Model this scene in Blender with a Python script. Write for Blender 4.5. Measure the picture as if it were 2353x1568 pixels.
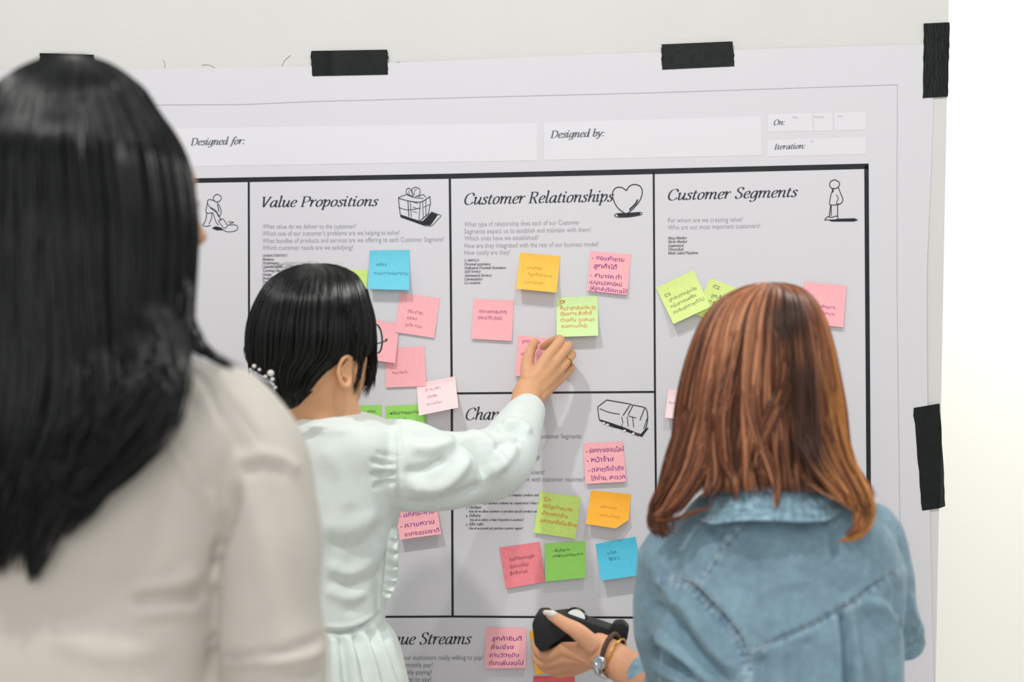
import bpy, math, random
import numpy as np
random.seed(7); rng = np.random.default_rng(11)
for o in list(bpy.data.objects): bpy.data.objects.remove(o)
SC = bpy.context.scene
COL = SC.collection
# ------------------------------------------------------------------ camera
FPX = 3000.0; CX, CY = 1176.5, 784.0
CAM = np.array([0.34634, -2.40448, 1.45])
YAW, PIT, ROL = -0.0954, -0.00203, -0.00905
F_ = np.array([math.sin(YAW)*math.cos(PIT), math.cos(YAW)*math.cos(PIT), math.sin(PIT)])
R0 = np.array([math.cos(YAW), -math.sin(YAW), 0.0]); U0 = np.cross(R0, F_)
R_ = R0*math.cos(ROL)+U0*math.sin(ROL); U_ = np.cross(R_, F_)
def P(px, py, y=0.0):
    """world point on the vertical plane Y=y seen at photo pixel (px,py); works on arrays"""
    px, py, y = np.broadcast_arrays(np.asarray(px, float), np.asarray(py, float), np.asarray(y, float))
    d = F_ + ((px-CX)/FPX)[..., None]*R_ - ((py-CY)/FPX)[..., None]*U_
    t = (y-CAM[1])/d[..., 1]
    return CAM + d*t[..., None]
def PROJ(v):
    d = np.asarray(v)-CAM; z = d@F_
    return CX+FPX*(d@R_)/z, CY-FPX*(d@U_)/z
from mathutils import Matrix, Vector
cd = bpy.data.cameras.new('camera'); cam = bpy.data.objects.new('camera', cd); COL.objects.link(cam)
M = Matrix(((R_[0], U_[0], -F_[0], CAM[0]), (R_[1], U_[1], -F_[1], CAM[1]), (R_[2], U_[2], -F_[2], CAM[2]), (0, 0, 0, 1)))
cam.matrix_world = M
cd.sensor_width = 36; cd.lens = FPX*36/2353; cd.clip_start = 0.05
cd.dof.use_dof = True; cd.dof.focus_distance = 2.32; cd.dof.aperture_fstop = 2.7
SC.camera = cam
SC.view_settings.view_transform = 'Standard'; SC.view_settings.look = 'None'
SC.view_settings.exposure = -0.08; SC.view_settings.gamma = 1.0; SC.view_settings.use_curve_mapping = False
w = bpy.data.worlds.new('world'); SC.world = w; w.use_nodes = True
w.node_tree.nodes['Background'].inputs[0].default_value = (0.985, 1.0, 1.0, 1)
w.node_tree.nodes['Background'].inputs[1].default_value = 0.52
def area(name, loc, target, size, power, col=(1, 1, 1)):
    l = bpy.data.lights.new(name, 'AREA'); l.shape = 'DISK'; l.size = size; l.energy = power; l.color = col
    o = bpy.data.objects.new(name, l); COL.objects.link(o); o.location = loc
    o.rotation_euler = (Vector(target)-Vector(loc)).to_track_quat('-Z', 'Y').to_euler(); return o
area('overhead_light', (-0.75, -2.5, 4.3), (0.3, 0, 1.3), 0.15, 56, (1, .985, .96))
area('overhead_light', (0.95, -2.3, 4.3), (0.5, 0, 1.3), 0.12, 27, (1, .985, .96))
area('fill_light', (0.35, -3.5, 2.1), (0.4, 0, 1.1), 1.5, 27, (1, .99, .98))  # unseen frontal fill behind the camera, added to brighten poster and backs
area('overhead_light', (1.75, 0.30, 2.9), (1.6, 0.98, 1.2), 0.5, 38, (1, 1, .95))  # unseen light added in the recess to brighten the far wall
# ------------------------------------------------------------------ helpers
def srgb(r, g, b):
    f = lambda c: c/12.92 if c <= .04045 else ((c+.055)/1.055)**2.4
    return (f(r/255), f(g/255), f(b/255))
def mat(name, col, rough=.6, spec=.3, bump=0, bscale=200, vary=0, vscale=20, metal=0, sheen=0, attr=None, aniso=0, sss=0, transl=0):
    m = bpy.data.materials.new(name); m.use_nodes = True; nt = m.node_tree; b = nt.nodes['Principled BSDF']
    b.inputs['Base Color'].default_value = (*col, 1); b.inputs['Roughness'].default_value = rough
    b.inputs['Specular IOR Level'].default_value = spec; b.inputs['Metallic'].default_value = metal
    b.inputs['Sheen Weight'].default_value = sheen
    if sss: b.inputs['Subsurface Weight'].default_value = sss; b.inputs['Subsurface Scale'].default_value = .008
    tc = nt.nodes.new('ShaderNodeTexCoord'); src = None
    if attr:
        a = nt.nodes.new('ShaderNodeAttribute'); a.attribute_name = attr; src = a.outputs['Color']
    if vary:
        n = nt.nodes.new('ShaderNodeTexNoise'); n.inputs['Scale'].default_value = vscale; n.inputs['Detail'].default_value = 5
        nt.links.new(tc.outputs['Object'], n.inputs['Vector'])
        mr = nt.nodes.new('ShaderNodeMapRange'); mr.inputs[1].default_value = .3; mr.inputs[2].default_value = .7
        mr.inputs[3].default_value = 1-vary; mr.inputs[4].default_value = 1+vary
        nt.links.new(n.outputs['Fac'], mr.inputs[0])
        mx = nt.nodes.new('ShaderNodeVectorMath'); mx.operation = 'MULTIPLY'
        if src: nt.links.new(src, mx.inputs[0])
        else: mx.inputs[0].default_value = col
        nt.links.new(mr.outputs[0], mx.inputs[1]); src = mx.outputs[0]
    if src: nt.links.new(src, b.inputs['Base Color'])
    if bump:
        n2 = nt.nodes.new('ShaderNodeTexNoise'); n2.inputs['Scale'].default_value = bscale; n2.inputs['Detail'].default_value = 3
        nt.links.new(tc.outputs['Object'], n2.inputs['Vector'])
        bp = nt.nodes.new('ShaderNodeBump'); bp.inputs['Strength'].default_value = bump; bp.inputs['Distance'].default_value = .001
        nt.links.new(n2.outputs['Fac'], bp.inputs['Height']); nt.links.new(bp.outputs[0], b.inputs['Normal'])
    return m
def mesh(name, v, f, m, parent=None, smooth=True, col=None):
    me = bpy.data.meshes.new(name)
    v = np.asarray(v, dtype=np.float32)
    if isinstance(f, np.ndarray):
        n, k = f.shape
        me.vertices.add(len(v)); me.vertices.foreach_set('co', v.ravel())
        me.loops.add(n*k); me.loops.foreach_set('vertex_index', f.astype(np.int32).ravel())
        me.polygons.add(n); me.polygons.foreach_set('loop_start', np.arange(0, n*k, k, dtype=np.int32))
        me.update(calc_edges=True)
    else:
        me.from_pydata(v.tolist(), [], f)
    if smooth: me.polygons.foreach_set('use_smooth', np.ones(len(me.polygons), dtype=bool))
    if col is not None:
        a = me.color_attributes.new('Col', 'FLOAT_COLOR', 'POINT')
        c = np.ones((len(v), 4), np.float32); c[:, :3] = col; a.data.foreach_set('color', c.ravel())
    me.materials.append(m); me.update()
    o = bpy.data.objects.new(name, me); COL.objects.link(o)
    if parent: o.parent = parent
    return o
def tag(o, label=None, cat=None, group=None, kind=None):
    if label: o['label'] = label
    if cat: o['category'] = cat
    if group: o['group'] = group
    if kind: o['kind'] = kind
    return o
def grid_faces(nu, nv, wrap=False):
    f = []
    for j in range(nv-1):
        for i in range(nu if wrap else nu-1):
            i2 = (i+1) % nu
            f.append((j*nu+i, j*nu+i2, (j+1)*nu+i2, (j+1)*nu+i))
    return f
def box(name, lo, hi, m, parent=None):
    v = [(x, y, z) for x in (lo[0], hi[0]) for y in (lo[1], hi[1]) for z in (lo[2], hi[2])]
    f = [(0, 1, 3, 2), (4, 6, 7, 5), (0, 4, 5, 1), (2, 3, 7, 6), (0, 2, 6, 4), (1, 5, 7, 3)]
    return mesh(name, v, f, m, parent, smooth=False)
def prism_px(name, pts, y0, y1, m, parent=None):
    """polygon given by photo pixels standing on plane y0, with real thickness up to y1 (pushed straight along Y)"""
    a = P([p[0] for p in pts], [p[1] for p in pts], y0); b = a.copy(); b[:, 1] = y1; n = len(pts)
    f = [tuple(range(n))[::-1], tuple(range(n, 2*n))]+[(i, (i+1) % n, n+(i+1) % n, n+i) for i in range(n)]
    return mesh(name, np.vstack([a, b]), f, m, parent, smooth=False)
def catmull(pts, n):
    p = np.asarray(pts, float)
    if len(p) == 2: t = np.linspace(0, 1, n)[:, None]; return p[0]*(1-t)+p[1]*t
    q = np.vstack([2*p[0]-p[1], p, 2*p[-1]-p[-2]]); k = len(p)-1; out = []
    for s in np.linspace(0, k, n):
        i = min(int(s), k-1); t = s-i; a, b, c, d = q[i:i+4]
        out.append(.5*((2*b)+(-a+c)*t+(2*a-5*b+4*c-d)*t*t+(-a+3*b-3*c+d)*t**3))
    return np.array(out)
# geometry pools: (verts, faces)
def tube(pts, rad, nseg=None, sides=16, flat=None):
    """closed tube through 3-D points with radii; flat = (axis vector, factor) squashes it"""
    pts = np.asarray(pts, float); rad = np.asarray(rad, float)
    if nseg:
        q = catmull(np.hstack([pts, rad[:, None]]), nseg); pts, rad = q[:, :3], q[:, 3]
    n = len(pts); T = np.gradient(pts, axis=0); T /= np.linalg.norm(T, axis=1)[:, None]+1e-9
    up = np.array([0, 0, 1.]) if abs(T[0][2]) < .9 else np.array([0, 1., 0]); A = np.cross(T[0], up); A /= np.linalg.norm(A)
    rings = []; 
    ang = np.linspace(0, 2*math.pi, sides, endpoint=False)
    def ring(c, A, B, r): 
        q = r*(np.cos(ang)[:, None]*A+np.sin(ang)[:, None]*B)
        if flat is not None:
            ax = np.asarray(flat[0], float); ax = ax/np.linalg.norm(ax); q = q-np.outer(q@ax, ax)*(1-flat[1])
        return c+q
    fr = []
    for i in range(n):
        A = A-T[i]*(A@T[i]); A /= np.linalg.norm(A); fr.append((A.copy(), np.cross(T[i], A)))
    for k, a in enumerate((.25, .6, .88)):   # rounded start cap
        h = math.sqrt(1-a*a); rings.append(ring(pts[0]-T[0]*rad[0]*h, *fr[0], rad[0]*a))
    for i in range(n): rings.append(ring(pts[i], *fr[i], rad[i]))
    for a in (.88, .6, .25):
        h = math.sqrt(1-a*a); rings.append(ring(pts[-1]+T[-1]*rad[-1]*h, *fr[-1], rad[-1]*a))
    v = np.vstack(rings); m = len(rings)
    f = grid_faces(sides, m, True)+[tuple(range(sides))[::-1], tuple(range((m-1)*sides, m*sides))]
    return v, f
def loft(levels, n=36, k=2.4, sub=None):
    """levels: (centre xyz, half width x, half depth front(+y), half depth back(-y), twist) rings stacked"""
    L = np.array([[*l[0], l[1], l[2], l[3], l[4] if len(l) > 4 else 0] for l in levels], float)
    if sub: L = catmull(L, sub); L[:, 3:6] = np.maximum(L[:, 3:6], .002)
    a = np.linspace(0, 2*math.pi, n, endpoint=False); rings = []
    for c in L:
        s, co = np.sin(a), np.cos(a)
        x = np.sign(s)*np.abs(s)**(2/k)*c[3]; y = np.sign(co)*np.abs(co)**(2/k); y = np.where(y > 0, y*c[4], y*c[5])
        t = c[6]; rings.append(np.stack([c[0]+x*math.cos(t)-y*math.sin(t), c[1]+x*math.sin(t)+y*math.cos(t), np.full(n, c[2])], 1))
    v = np.vstack(rings); m = len(L)
    return v, grid_faces(n, m, True)+[tuple(range(n))[::-1], tuple(range((m-1)*n, m*n))]
def px_levels(rows):
    """rows (py, xl, xr, yc, front, back) photo silhouette at depth yc -> loft levels"""
    out = []
    for r in rows:
        a, b = P(r[1], r[0], r[3]), P(r[2], r[0], r[3]); out.append(((a+b)/2, (b[0]-a[0])/2, r[4], r[5]))
    return out
def join(parts):
    V, Fc, o = [], [], 0
    for v, f in parts:
        V.append(v); Fc += [tuple(i+o for i in q) for q in f]; o += len(v)
    return np.vstack(V), Fc
def remesh(parts, vox, smooth=6, fac=.5):
    v, f = join(parts); me = bpy.data.meshes.new('tmp'); me.from_pydata(v.tolist(), [], f); me.update()
    o = bpy.data.objects.new('tmp', me); COL.objects.link(o)
    r = o.modifiers.new('r', 'REMESH'); r.mode = 'VOXEL'; r.voxel_size = vox
    if smooth: s = o.modifiers.new('s', 'SMOOTH'); s.factor = fac; s.iterations = smooth
    bpy.context.view_layer.update(); dg = bpy.context.evaluated_depsgraph_get()
    m2 = bpy.data.meshes.new_from_object(o.evaluated_get(dg)); n = len(m2.vertices)
    V = np.empty(n*3, np.float32); m2.vertices.foreach_get('co', V)
    N = np.empty(n*3, np.float32); m2.vertex_normals.foreach_get('vector', N)
    faces = [tuple(p.vertices) for p in m2.polygons]
    bpy.data.objects.remove(o); bpy.data.meshes.remove(me); bpy.data.meshes.remove(m2)
    if faces and all(len(q) == 4 for q in faces): faces = np.array(faces, np.int32)
    return V.reshape(-1, 3).astype(float), faces, N.reshape(-1, 3).astype(float)
def seg_dist(px, py, line):
    """distance in pixels to a polyline, signed side, and position 0..1 along it"""
    best = np.full(px.shape, 1e9); sg = np.zeros(px.shape); tt = np.zeros(px.shape); line = np.asarray(line, float)[:, :2]
    L = np.r_[0, np.cumsum(np.hypot(*np.diff(line, axis=0).T))]
    for i in range(len(line)-1):
        a, b = line[i], line[i+1]; d = b-a; l2 = d@d+1e-9
        t = np.clip(((px-a[0])*d[0]+(py-a[1])*d[1])/l2, 0, 1); dx, dy = px-a[0]-t*d[0], py-a[1]-t*d[1]
        q = np.hypot(dx, dy); m = q < best; best[m] = q[m]; sg[m] = np.sign(d[0]*dy-d[1]*dx)[m]; tt[m] = (L[i]+t*math.sqrt(l2))[m]/L[-1]
    return best, sg, tt
def folds(V, N, lst, back=True):
    """cloth folds modelled into the surface: each (polyline, width, height) raises (or sinks) a soft ridge"""
    px, py = PROJ(V); dv = V-CAM; face = np.clip(-(N*dv).sum(1)/np.linalg.norm(dv, axis=1)*2.2, 0, 1) if back else 1.0
    D = np.zeros(len(V))
    for line, wd, h in lst:
        c = catmull(line, 14) if len(line) > 2 else np.array(line, float)
        d, s, t = seg_dist(px, py, c); end = np.clip(np.sin(np.pi*np.clip(t, .02, .98))*2.2, 0, 1)
        D += h*np.exp(-(d/wd)**2)*end
    return V+N*(D*face)[:, None]
def wobble(V, amp, freq, seed=0):
    r = np.random.default_rng(seed); s = np.zeros(len(V))
    for i in range(9):
        k = r.normal(size=3); k *= freq*(1+.35*i)/np.linalg.norm(k); s += np.sin(V@k+r.uniform(0, 6.28))/(1+.3*i)
    return s*amp
# ------------------------------------------------------------------ hair
def strand_mesh(S, rad, name, m, parent, C=None):
    """S (N,K,3) strand paths, rad (N,K); thin three-sided locks joined into one part"""
    n, k, _ = S.shape
    T = np.gradient(S, axis=1); T /= np.linalg.norm(T, axis=2, keepdims=True)+1e-9
    vd = S-CAM; vd /= np.linalg.norm(vd, axis=2, keepdims=True)
    A = np.cross(T, vd); A /= np.linalg.norm(A, axis=2, keepdims=True)+1e-9; B = np.cross(T, A)
    V = np.stack([S+(A*math.cos(a)+B*math.sin(a))*rad[..., None] for a in (0.5, 2.6, 4.7)], 2).reshape(-1, 3)
    base = (np.arange(n)*k*3)[:, None, None]+(np.arange(k-1)*3)[None, :, None]
    F = np.concatenate([(base+np.array(q)).reshape(-1, 4) for q in ([0, 1, 4, 3], [1, 2, 5, 4], [2, 0, 3, 5])])
    col = None if C is None else np.repeat(C.reshape(-1, 3), 3, axis=0)
    o = mesh(name, V, F.astype(np.int32), m, parent, col=col); o['kind'] = 'stuff'; return o
class HairVol:
    def __init__(s, rows, sub=60, k=2.1):
        L = px_levels(rows); A = np.array([[*l[0], l[1], l[2], l[3]] for l in L]); s.L = catmull(A, sub); s.L[:, 3:] = np.maximum(s.L[:, 3:], .001); s.k = k
        # arc-length parameter so that strands are evenly drawn over the crown
    def pt(s, phi, v, sc=1.0):
        q = np.clip(v, 0, 1)*(len(s.L)-1); i = np.minimum(q.astype(int), len(s.L)-2); t = (q-i)[..., None]; c = s.L[i]*(1-t)+s.L[i+1]*t
        si, co = np.sin(phi), np.cos(phi); e = 2/s.k; x = np.sign(si)*np.abs(si)**e; y = -np.sign(co)*np.abs(co)**e
        y = np.where(y > 0, y*c[..., 4], y*c[..., 5])
        return np.stack([c[..., 0]+x*c[..., 3]*sc, c[..., 1]+y*sc, c[..., 2]+0*x], -1)
    def mesh(s, sc=.965, n=64):
        phi = np.linspace(-math.pi, math.pi, n, endpoint=False); m = len(s.L); v = np.vstack([s.pt(phi, np.full(n, j/(m-1)), sc) for j in range(m)])
        v[:, 2] -= .003
        return v, grid_faces(n, m, True)+[tuple(range(n))[::-1], tuple(range((m-1)*n, m*n))]
def lock(path, n, sp0, sp1, K=22, seed=0, wav=.0015):
    """n strands following a photo path of (px,py,y), spread in metres at root and tip"""
    r = np.random.default_rng(seed); p = np.array([P(a, b, c) for a, b, c in path]); base = catmull(p, 60); t = np.linspace(0, 1, K)
    off = np.clip(r.normal(size=(n, 1, 3)), -1.9, 1.9)*np.array([1, .5, .3]); sp = (sp0*(1-t)+sp1*t)[None, :, None]
    ln = r.uniform(.80, 1.0, n) if n > 8 else np.ones(n); q = t[None]*ln[:, None]*59; i0 = np.minimum(q.astype(int), 58); fr = (q-i0)[..., None]
    S = base[i0]*(1-fr)+base[i0+1]*fr+off*sp
    f = r.uniform(2, 6, (n, 1)); ph = r.uniform(0, 6.28, (n, 1)); S[..., 0] += wav*np.sin(f*t[None]*3+ph)*t[None]; S[..., 1] += wav*np.cos(f*t[None]*3+ph)
    return S
# ------------------------------------------------------------------ setting
M_wall = mat('wall_paint', srgb(214, 213, 210), .7, .2, bump=.5, bscale=160, vary=.015, vscale=6)
M_far = mat('far_wall_paint', srgb(246, 246, 240), .75, .2, bump=.2, bscale=120)
M_floor = mat('floor_tile', srgb(214, 210, 204), .4, .4, vary=.06, vscale=4)
e0, e1 = P(2181, -20), P(2149.5, 1588)
def edge_x(z): return e0[0]+(e1[0]-e0[0])*(e0[2]-z)/(e0[2]-e1[2])
zt, zb = 3.3, 0.0
v = [(-3.2, 0, zb), (edge_x(zb), 0, zb), (edge_x(zt), 0, zt), (-3.2, 0, zt)]; v += [(a, .14, c) for a, _, c in v]
tag(mesh('wall_back', v, [(0, 1, 2, 3), (5, 4, 7, 6), (1, 5, 6, 2), (3, 2, 6, 7), (0, 3, 7, 4), (0, 4, 5, 1)], M_wall, smooth=False), 'pale grey painted wall carrying the poster', kind='structure')
tag(box('wall_right', (-.6, 1.0, 0), (4.6, 1.12, 3.3), M_far), 'bright white wall beyond the edge of the grey wall', kind='structure')
tag(box('floor', (-3.2, -4.2, -.06), (4.6, 1.12, 0), M_floor), 'grey floor', kind='structure')
WB = bpy.data.objects['wall_back']; M_scuff = mat('scuff', srgb(120, 118, 112), .8, .1)
for line in ([(464, 150), (473, 149), (484, 151), (497, 158)], [(648, 152), (655, 138), (668, 127)], [(378, 156), (379, 146), (375, 139)], [(905, 146), (916, 143), (926, 147), (944, 152)]):
    v, f = tube([P(a, b, -.0004) for a, b in line], [.00035]*len(line), 14, 5); mesh('scuff_mark', v, f, M_scuff, WB)
# ------------------------------------------------------------------ poster
def paper_y(x, z):
    """how far the hung sheet stands off the wall (metres, negative = into the room)"""
    return -(.0030+.0012*np.sin(x*9+1.3*z)+.0010*np.sin(z*7-x*3+1)+.0006*np.sin(x*23+z*4)
             + .0016*np.exp(-((x+.205+.03*(z-1.6))/.012)**2)*np.clip((z-1.62)*4, 0, 1)
             + .0014*np.exp(-((z-1.36-(x+.3)*.5)/.016)**2)*np.exp(-((x+.36)/.10)**2)
             + .0012*np.exp(-((z-1.60+(x-1.0)*.9)/.012)**2)*np.exp(-((x-1.02)/.05)**2)
             + .0009*np.exp(-((x-1.12-.1*np.sin(z*5))/.02)**2))
def on_paper(px, py, lift=.0006):
    q = P(px, py, -.004); y = paper_y(q[..., 0], q[..., 2])-lift
    return P(px, py, y)
M_paper = mat('poster_print', srgb(216, 214, 221), .55, .25, bump=.12, bscale=300)
# fine horizontal banding of the large-format print
nt = M_paper.node_tree; bs = nt.nodes['Principled BSDF']; tc = nt.nodes.new('ShaderNodeTexCoord'); wv = nt.nodes.new('ShaderNodeTexWave')
wv.bands_direction = 'Z'; wv.inputs['Scale'].default_value = 70; wv.inputs['Distortion'].default_value = .6; nt.links.new(tc.outputs['Object'], wv.inputs['Vector'])
mx = nt.nodes.new('ShaderNodeMixRGB'); mx.inputs[1].default_value = (*srgb(214, 212.5, 217), 1); mx.inputs[2].default_value = (*srgb(218, 216.5, 221), 1)
nt.links.new(wv.outputs['Fac'], mx.inputs[0]); nt.links.new(mx.outputs[0], bs.inputs['Base Color'])
M_light = mat('poster_white_box', srgb(224, 222.5, 227), .55, .25)
M_ink = mat('black_ink', srgb(30, 33, 38), .5, .3, vary=.25, vscale=60)
M_head = mat('heading_ink', srgb(52, 54, 60), .5, .3)
M_dgrey = mat('label_ink', srgb(112, 118, 122), .5, .3)
M_q = mat('question_ink', srgb(158, 158, 166), .5, .3)
M_q2 = mat('question_ink_dark', srgb(118, 118, 126), .5, .3)
M_small = mat('list_ink', srgb(92, 92, 98), .5, .3)
M_pale = mat('pale_ink', srgb(180, 180, 186), .5, .3)
poster = bpy.data.objects.new('poster', None); COL.objects.link(poster)
tag(poster, 'large white planning poster with black grid, headings and little drawings taped to the wall', 'poster')
top = [(-330, 163), (0, 160), (450, 157), (700, 153), (1100, 136), (1520, 119), (2118, 102), (2146, 101)]
right = [(2146, 101), (2143, 300), (2134, 520), (2130, 640), (2131, 900), (2137, 1200), (2146, 1568), (2149, 1750)]
tl = np.stack([np.linspace(-330, 2146, 150), np.interp(np.linspace(-330, 2146, 150), [a for a, b in top], [b for a, b in top])], 1); rl = catmull(right, 110)
nu, nv = 150, 110; vv = np.zeros((nv, nu, 2))
for j in range(nv):
    for i in range(nu):
        x = tl[i, 0]+(rl[j, 0]-2146)*(i/(nu-1))**6; y = tl[i, 1]+(rl[j, 1]-101)
        vv[j, i] = (x, y)
pv = P(vv[..., 0], vv[..., 1], -.004).reshape(-1, 3); y = paper_y(pv[:, 0], pv[:, 2])
pv = P(vv[..., 0].ravel(), vv[..., 1].ravel(), y)
bk = pv.copy(); bk[:, 1] += .0004
f = grid_faces(nu, nv); nb = len(pv); f += [tuple(nb+i for i in q[::-1]) for q in f]
rim = [j*nu+nu-1 for j in range(nv)]; vx = np.vstack([pv, bk, pv, bk]); o2 = 2*nb
f += [(o2+rim[i], o2+rim[i+1], o2+nb+rim[i+1], o2+nb+rim[i]) for i in range(nv-1)]
f += [(o2+i+1, o2+i, o2+nb+i, o2+nb+i+1) for i in range(nu-1)]
mesh('paper_sheet', vx, f, M_paper, poster)
def band(name, line, wpx, m, par=poster, n=None, lift=.0006, surf=None):
    """printed line of a given pixel width lying on the sheet"""
    q = np.asarray(line, float); segs = []
    L = np.r_[0, np.cumsum(np.hypot(*np.diff(q, axis=0).T))]; k = n or max(2, int(L[-1]/10)); s = np.linspace(0, L[-1], k)
    x, y = np.interp(s, L, q[:, 0]), np.interp(s, L, q[:, 1]); dx, dy = np.gradient(x), np.gradient(y); l = np.hypot(dx, dy)
    wp = np.broadcast_to(wpx, (k,)) if np.ndim(wpx) == 0 else np.interp(s, np.linspace(0, L[-1], len(wpx)), wpx)
    nx, ny = -dy/l*wp/2, dx/l*wp/2
    a = (surf or on_paper)(np.r_[x-nx, x+nx], np.r_[y-ny, y+ny], lift)
    return a, [(i, i+1, k+i+1, k+i) for i in range(k-1)]
def flat_quad(c, lift=.0003, n=30):
    """filled four-sided area tl,tr,br,bl on the sheet"""
    c = np.asarray(c, float); k = max(2, int(n/4)); s, t = np.meshgrid(np.linspace(0, 1, n), np.linspace(0, 1, k))
    q = (c[0]*(1-s[..., None])+c[1]*s[..., None])*(1-t[..., None])+(c[3]*(1-s[..., None])+c[2]*s[..., None])*t[..., None]
    return on_paper(q[..., 0].ravel(), q[..., 1].ravel(), lift), grid_faces(n, k)
vb, fb = join([band('', [(-300, 433), (455, 415), (1034, 405), (1503, 394), (1996, 382)], [10, 10, 11, 12, 12], M_ink), band('', [(1991, 378), (1992.5, 620), (1996, 1100), (2000, 1750)], 10, M_ink)])
mesh('border_frame', vb, fb, M_ink, poster)
for ln, wd in (([(571.5, 414), (572, 640), (573, 1418)], 4.5), ([(1033.5, 404), (1036, 650), (1038, 904), (1040, 1417)], 5), ([(1502, 394), (1503.5, 640), (1505, 900), (1510, 1420)], 4.5),
               ([(1038, 904.5), (1280, 902.5), (1504, 901)], 4.5), ([(-300, 1420), (920, 1418), (1040, 1417.5), (1480, 1420), (1998, 1424)], 4.5)):
    a, b = band('', ln, wd, M_ink); mesh('divider_line', a, b, M_ink, poster)
vb, fb = join([band('', [(-200, 250), (390, 241), (560, 240), (720, 233), (1500, 213), (2062, 194.5)], 1.2, M_dgrey), band('', [(2062, 194), (2061, 620), (2064, 900), (2068, 1200), (2074, 1700)], 1.2, M_dgrey)])
mesh('outline_line', vb, fb, M_pale, poster)
for q in ([(-100, 303), (1234, 283), (1234, 369), (-100, 392)], [(1250, 281), (1748, 267), (1750, 357), (1250, 368)], [(1765, 262), (1866, 260), (1867, 301), (1765, 303)],
          [(1870, 260), (1912, 259), (1913, 300), (1871, 301)], [(1917, 259), (1989, 257), (1990, 298), (1918, 300)], [(1764, 322), (1989, 315), (1990, 354), (1764, 360)]):
    a, b = flat_quad(q); mesh('header_box', a, b, M_light, poster)
# ------------------------------------------------------------------ pen-drawn serif italic letters
G = {}
def g(c, adv, *st): G[c] = (adv, st)
bowl = [(.42, .5), (.34, .62), (.2, .58), (.08, .38), (.06, .14), (.14, .0), (.26, .06), (.37, .28), (.42, .5)]
g('a', .54, bowl, [(.43, .62), (.40, .15), (.44, 0), (.54, .08)]); g('d', .54, bowl, [(.34, 1.0), (.43, 1.0), (.40, .15), (.44, 0), (.54, .08)])
g('q', .52, bowl, [(.43, .62), (.41, -.3)], [(.3, -.3), (.5, -.3)]); g('g', .52, bowl, [(.43, .62), (.41, .0), (.35, -.24), (.18, -.32), (.04, -.22)])
g('b', .48, [(.02, 1.0), (.11, 1.0), (.09, .12)], [(.09, .12), (.19, .0), (.33, .06), (.42, .32), (.38, .56), (.26, .6), (.11, .38)])
g('c', .42, [(.38, .5), (.33, .61), (.2, .58), (.08, .38), (.07, .13), (.18, 0), (.3, .03), (.4, .13)])
g('e', .43, [(.08, .27), (.24, .32), (.37, .43), (.36, .57), (.25, .62), (.12, .5), (.06, .25), (.12, .04), (.25, 0), (.39, .12)])
g('f', .34, [(.50, .93), (.42, 1.02), (.30, .92), (.23, .6), (.15, .05), (.07, -.24), (-.06, -.28)], [(.06, .59), (.4, .59)])
g('h', .54, [(.02, 1.0), (.11, 1.0), (.09, 0)], [(.10, .32), (.22, .54), (.34, .62), (.42, .52), (.39, .14), (.44, 0), (.54, .08)])
g('i', .27, [(.0, .52), (.1, .62), (.09, .14), (.13, 0), (.25, .09)], [(.13, .82), (.15, .94)]); g('j', .26, [(.02, .54), (.12, .62), (.1, -.05), (.03, -.25), (-.09, -.28)], [(.14, .82), (.16, .94)])
g('k', .48, [(.02, 1.0), (.11, 1.0), (.09, 0)], [(.1, .28), (.26, .5), (.38, .58), (.3, .36), (.12, .3)], [(.2, .32), (.3, .05), (.37, 0), (.46, .08)])
g('l', .26, [(.02, 1.0), (.11, 1.0), (.09, .14), (.13, 0), (.25, .09)])
g('n', .55, [(.0, .53), (.1, .62), (.09, 0)], [(.10, .32), (.22, .54), (.34, .62), (.42, .52), (.39, .14), (.44, 0), (.54, .08)])
g('m', .83, [(.0, .53), (.1, .62), (.09, 0)], [(.10, .32), (.2, .54), (.3, .62), (.39, .52), (.37, 0)], [(.38, .32), (.49, .54), (.6, .62), (.69, .52), (.66, .14), (.71, 0), (.82, .08)])
g('o', .48, [(.24, .62), (.1, .48), (.06, .2), (.12, .03), (.23, 0), (.37, .14), (.42, .42), (.36, .58), (.24, .62)])
g('p', .5, [(.0, .54), (.1, .62), (.08, -.3)], [(-.02, -.3), (.18, -.3)], [(.09, .12), (.19, .0), (.33, .06), (.43, .34), (.39, .57), (.27, .6), (.11, .36)])
g('r', .39, [(.0, .53), (.1, .62), (.09, 0)], [(.10, .3), (.2, .52), (.31, .62), (.38, .56)])
g('s', .38, [(.33, .5), (.28, .61), (.14, .58), (.11, .45), (.22, .33), (.3, .18), (.22, .01), (.08, .01), (.03, .13)])
g('t', .32, [(.17, .8), (.12, .5), (.1, .12), (.15, 0), (.27, .09)], [(.02, .59), (.3, .59)])
g('u', .54, [(.0, .53), (.1, .62), (.08, .14), (.16, 0), (.27, .08), (.38, .32)], [(.43, .62), (.40, .15), (.44, 0), (.54, .08)])
g('v', .46, [(.0, .54), (.09, .62), (.13, .3), (.15, 0), (.3, .22), (.4, .46), (.36, .62)]); g('w', .7, [(.0, .54), (.09, .62), (.11, .3), (.13, 0), (.28, .25), (.36, .6)], [(.36, .6), (.37, .3), (.39, 0), (.54, .22), (.64, .46), (.6, .62)])
g('y', .48, [(.0, .54), (.09, .62), (.14, .3), (.2, .02)], [(.42, .62), (.34, .25), (.2, -.1), (.06, -.3), (-.05, -.26)]); g('x', .46, [(.02, .54), (.12, .6), (.3, .02), (.44, .08)], [(.42, .6), (.02, .01)])
g('z', .42, [(.05, .6), (.38, .6)], [(.38, .6), (.02, .02)], [(.02, .02), (.36, .02)])
g('A', .66, [(.0, 0), (.36, .97)], [(.36, .97), (.56, 0)], [(.15, .34), (.46, .34)], [(-.06, 0), (.12, 0)], [(.44, 0), (.66, 0)])
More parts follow.
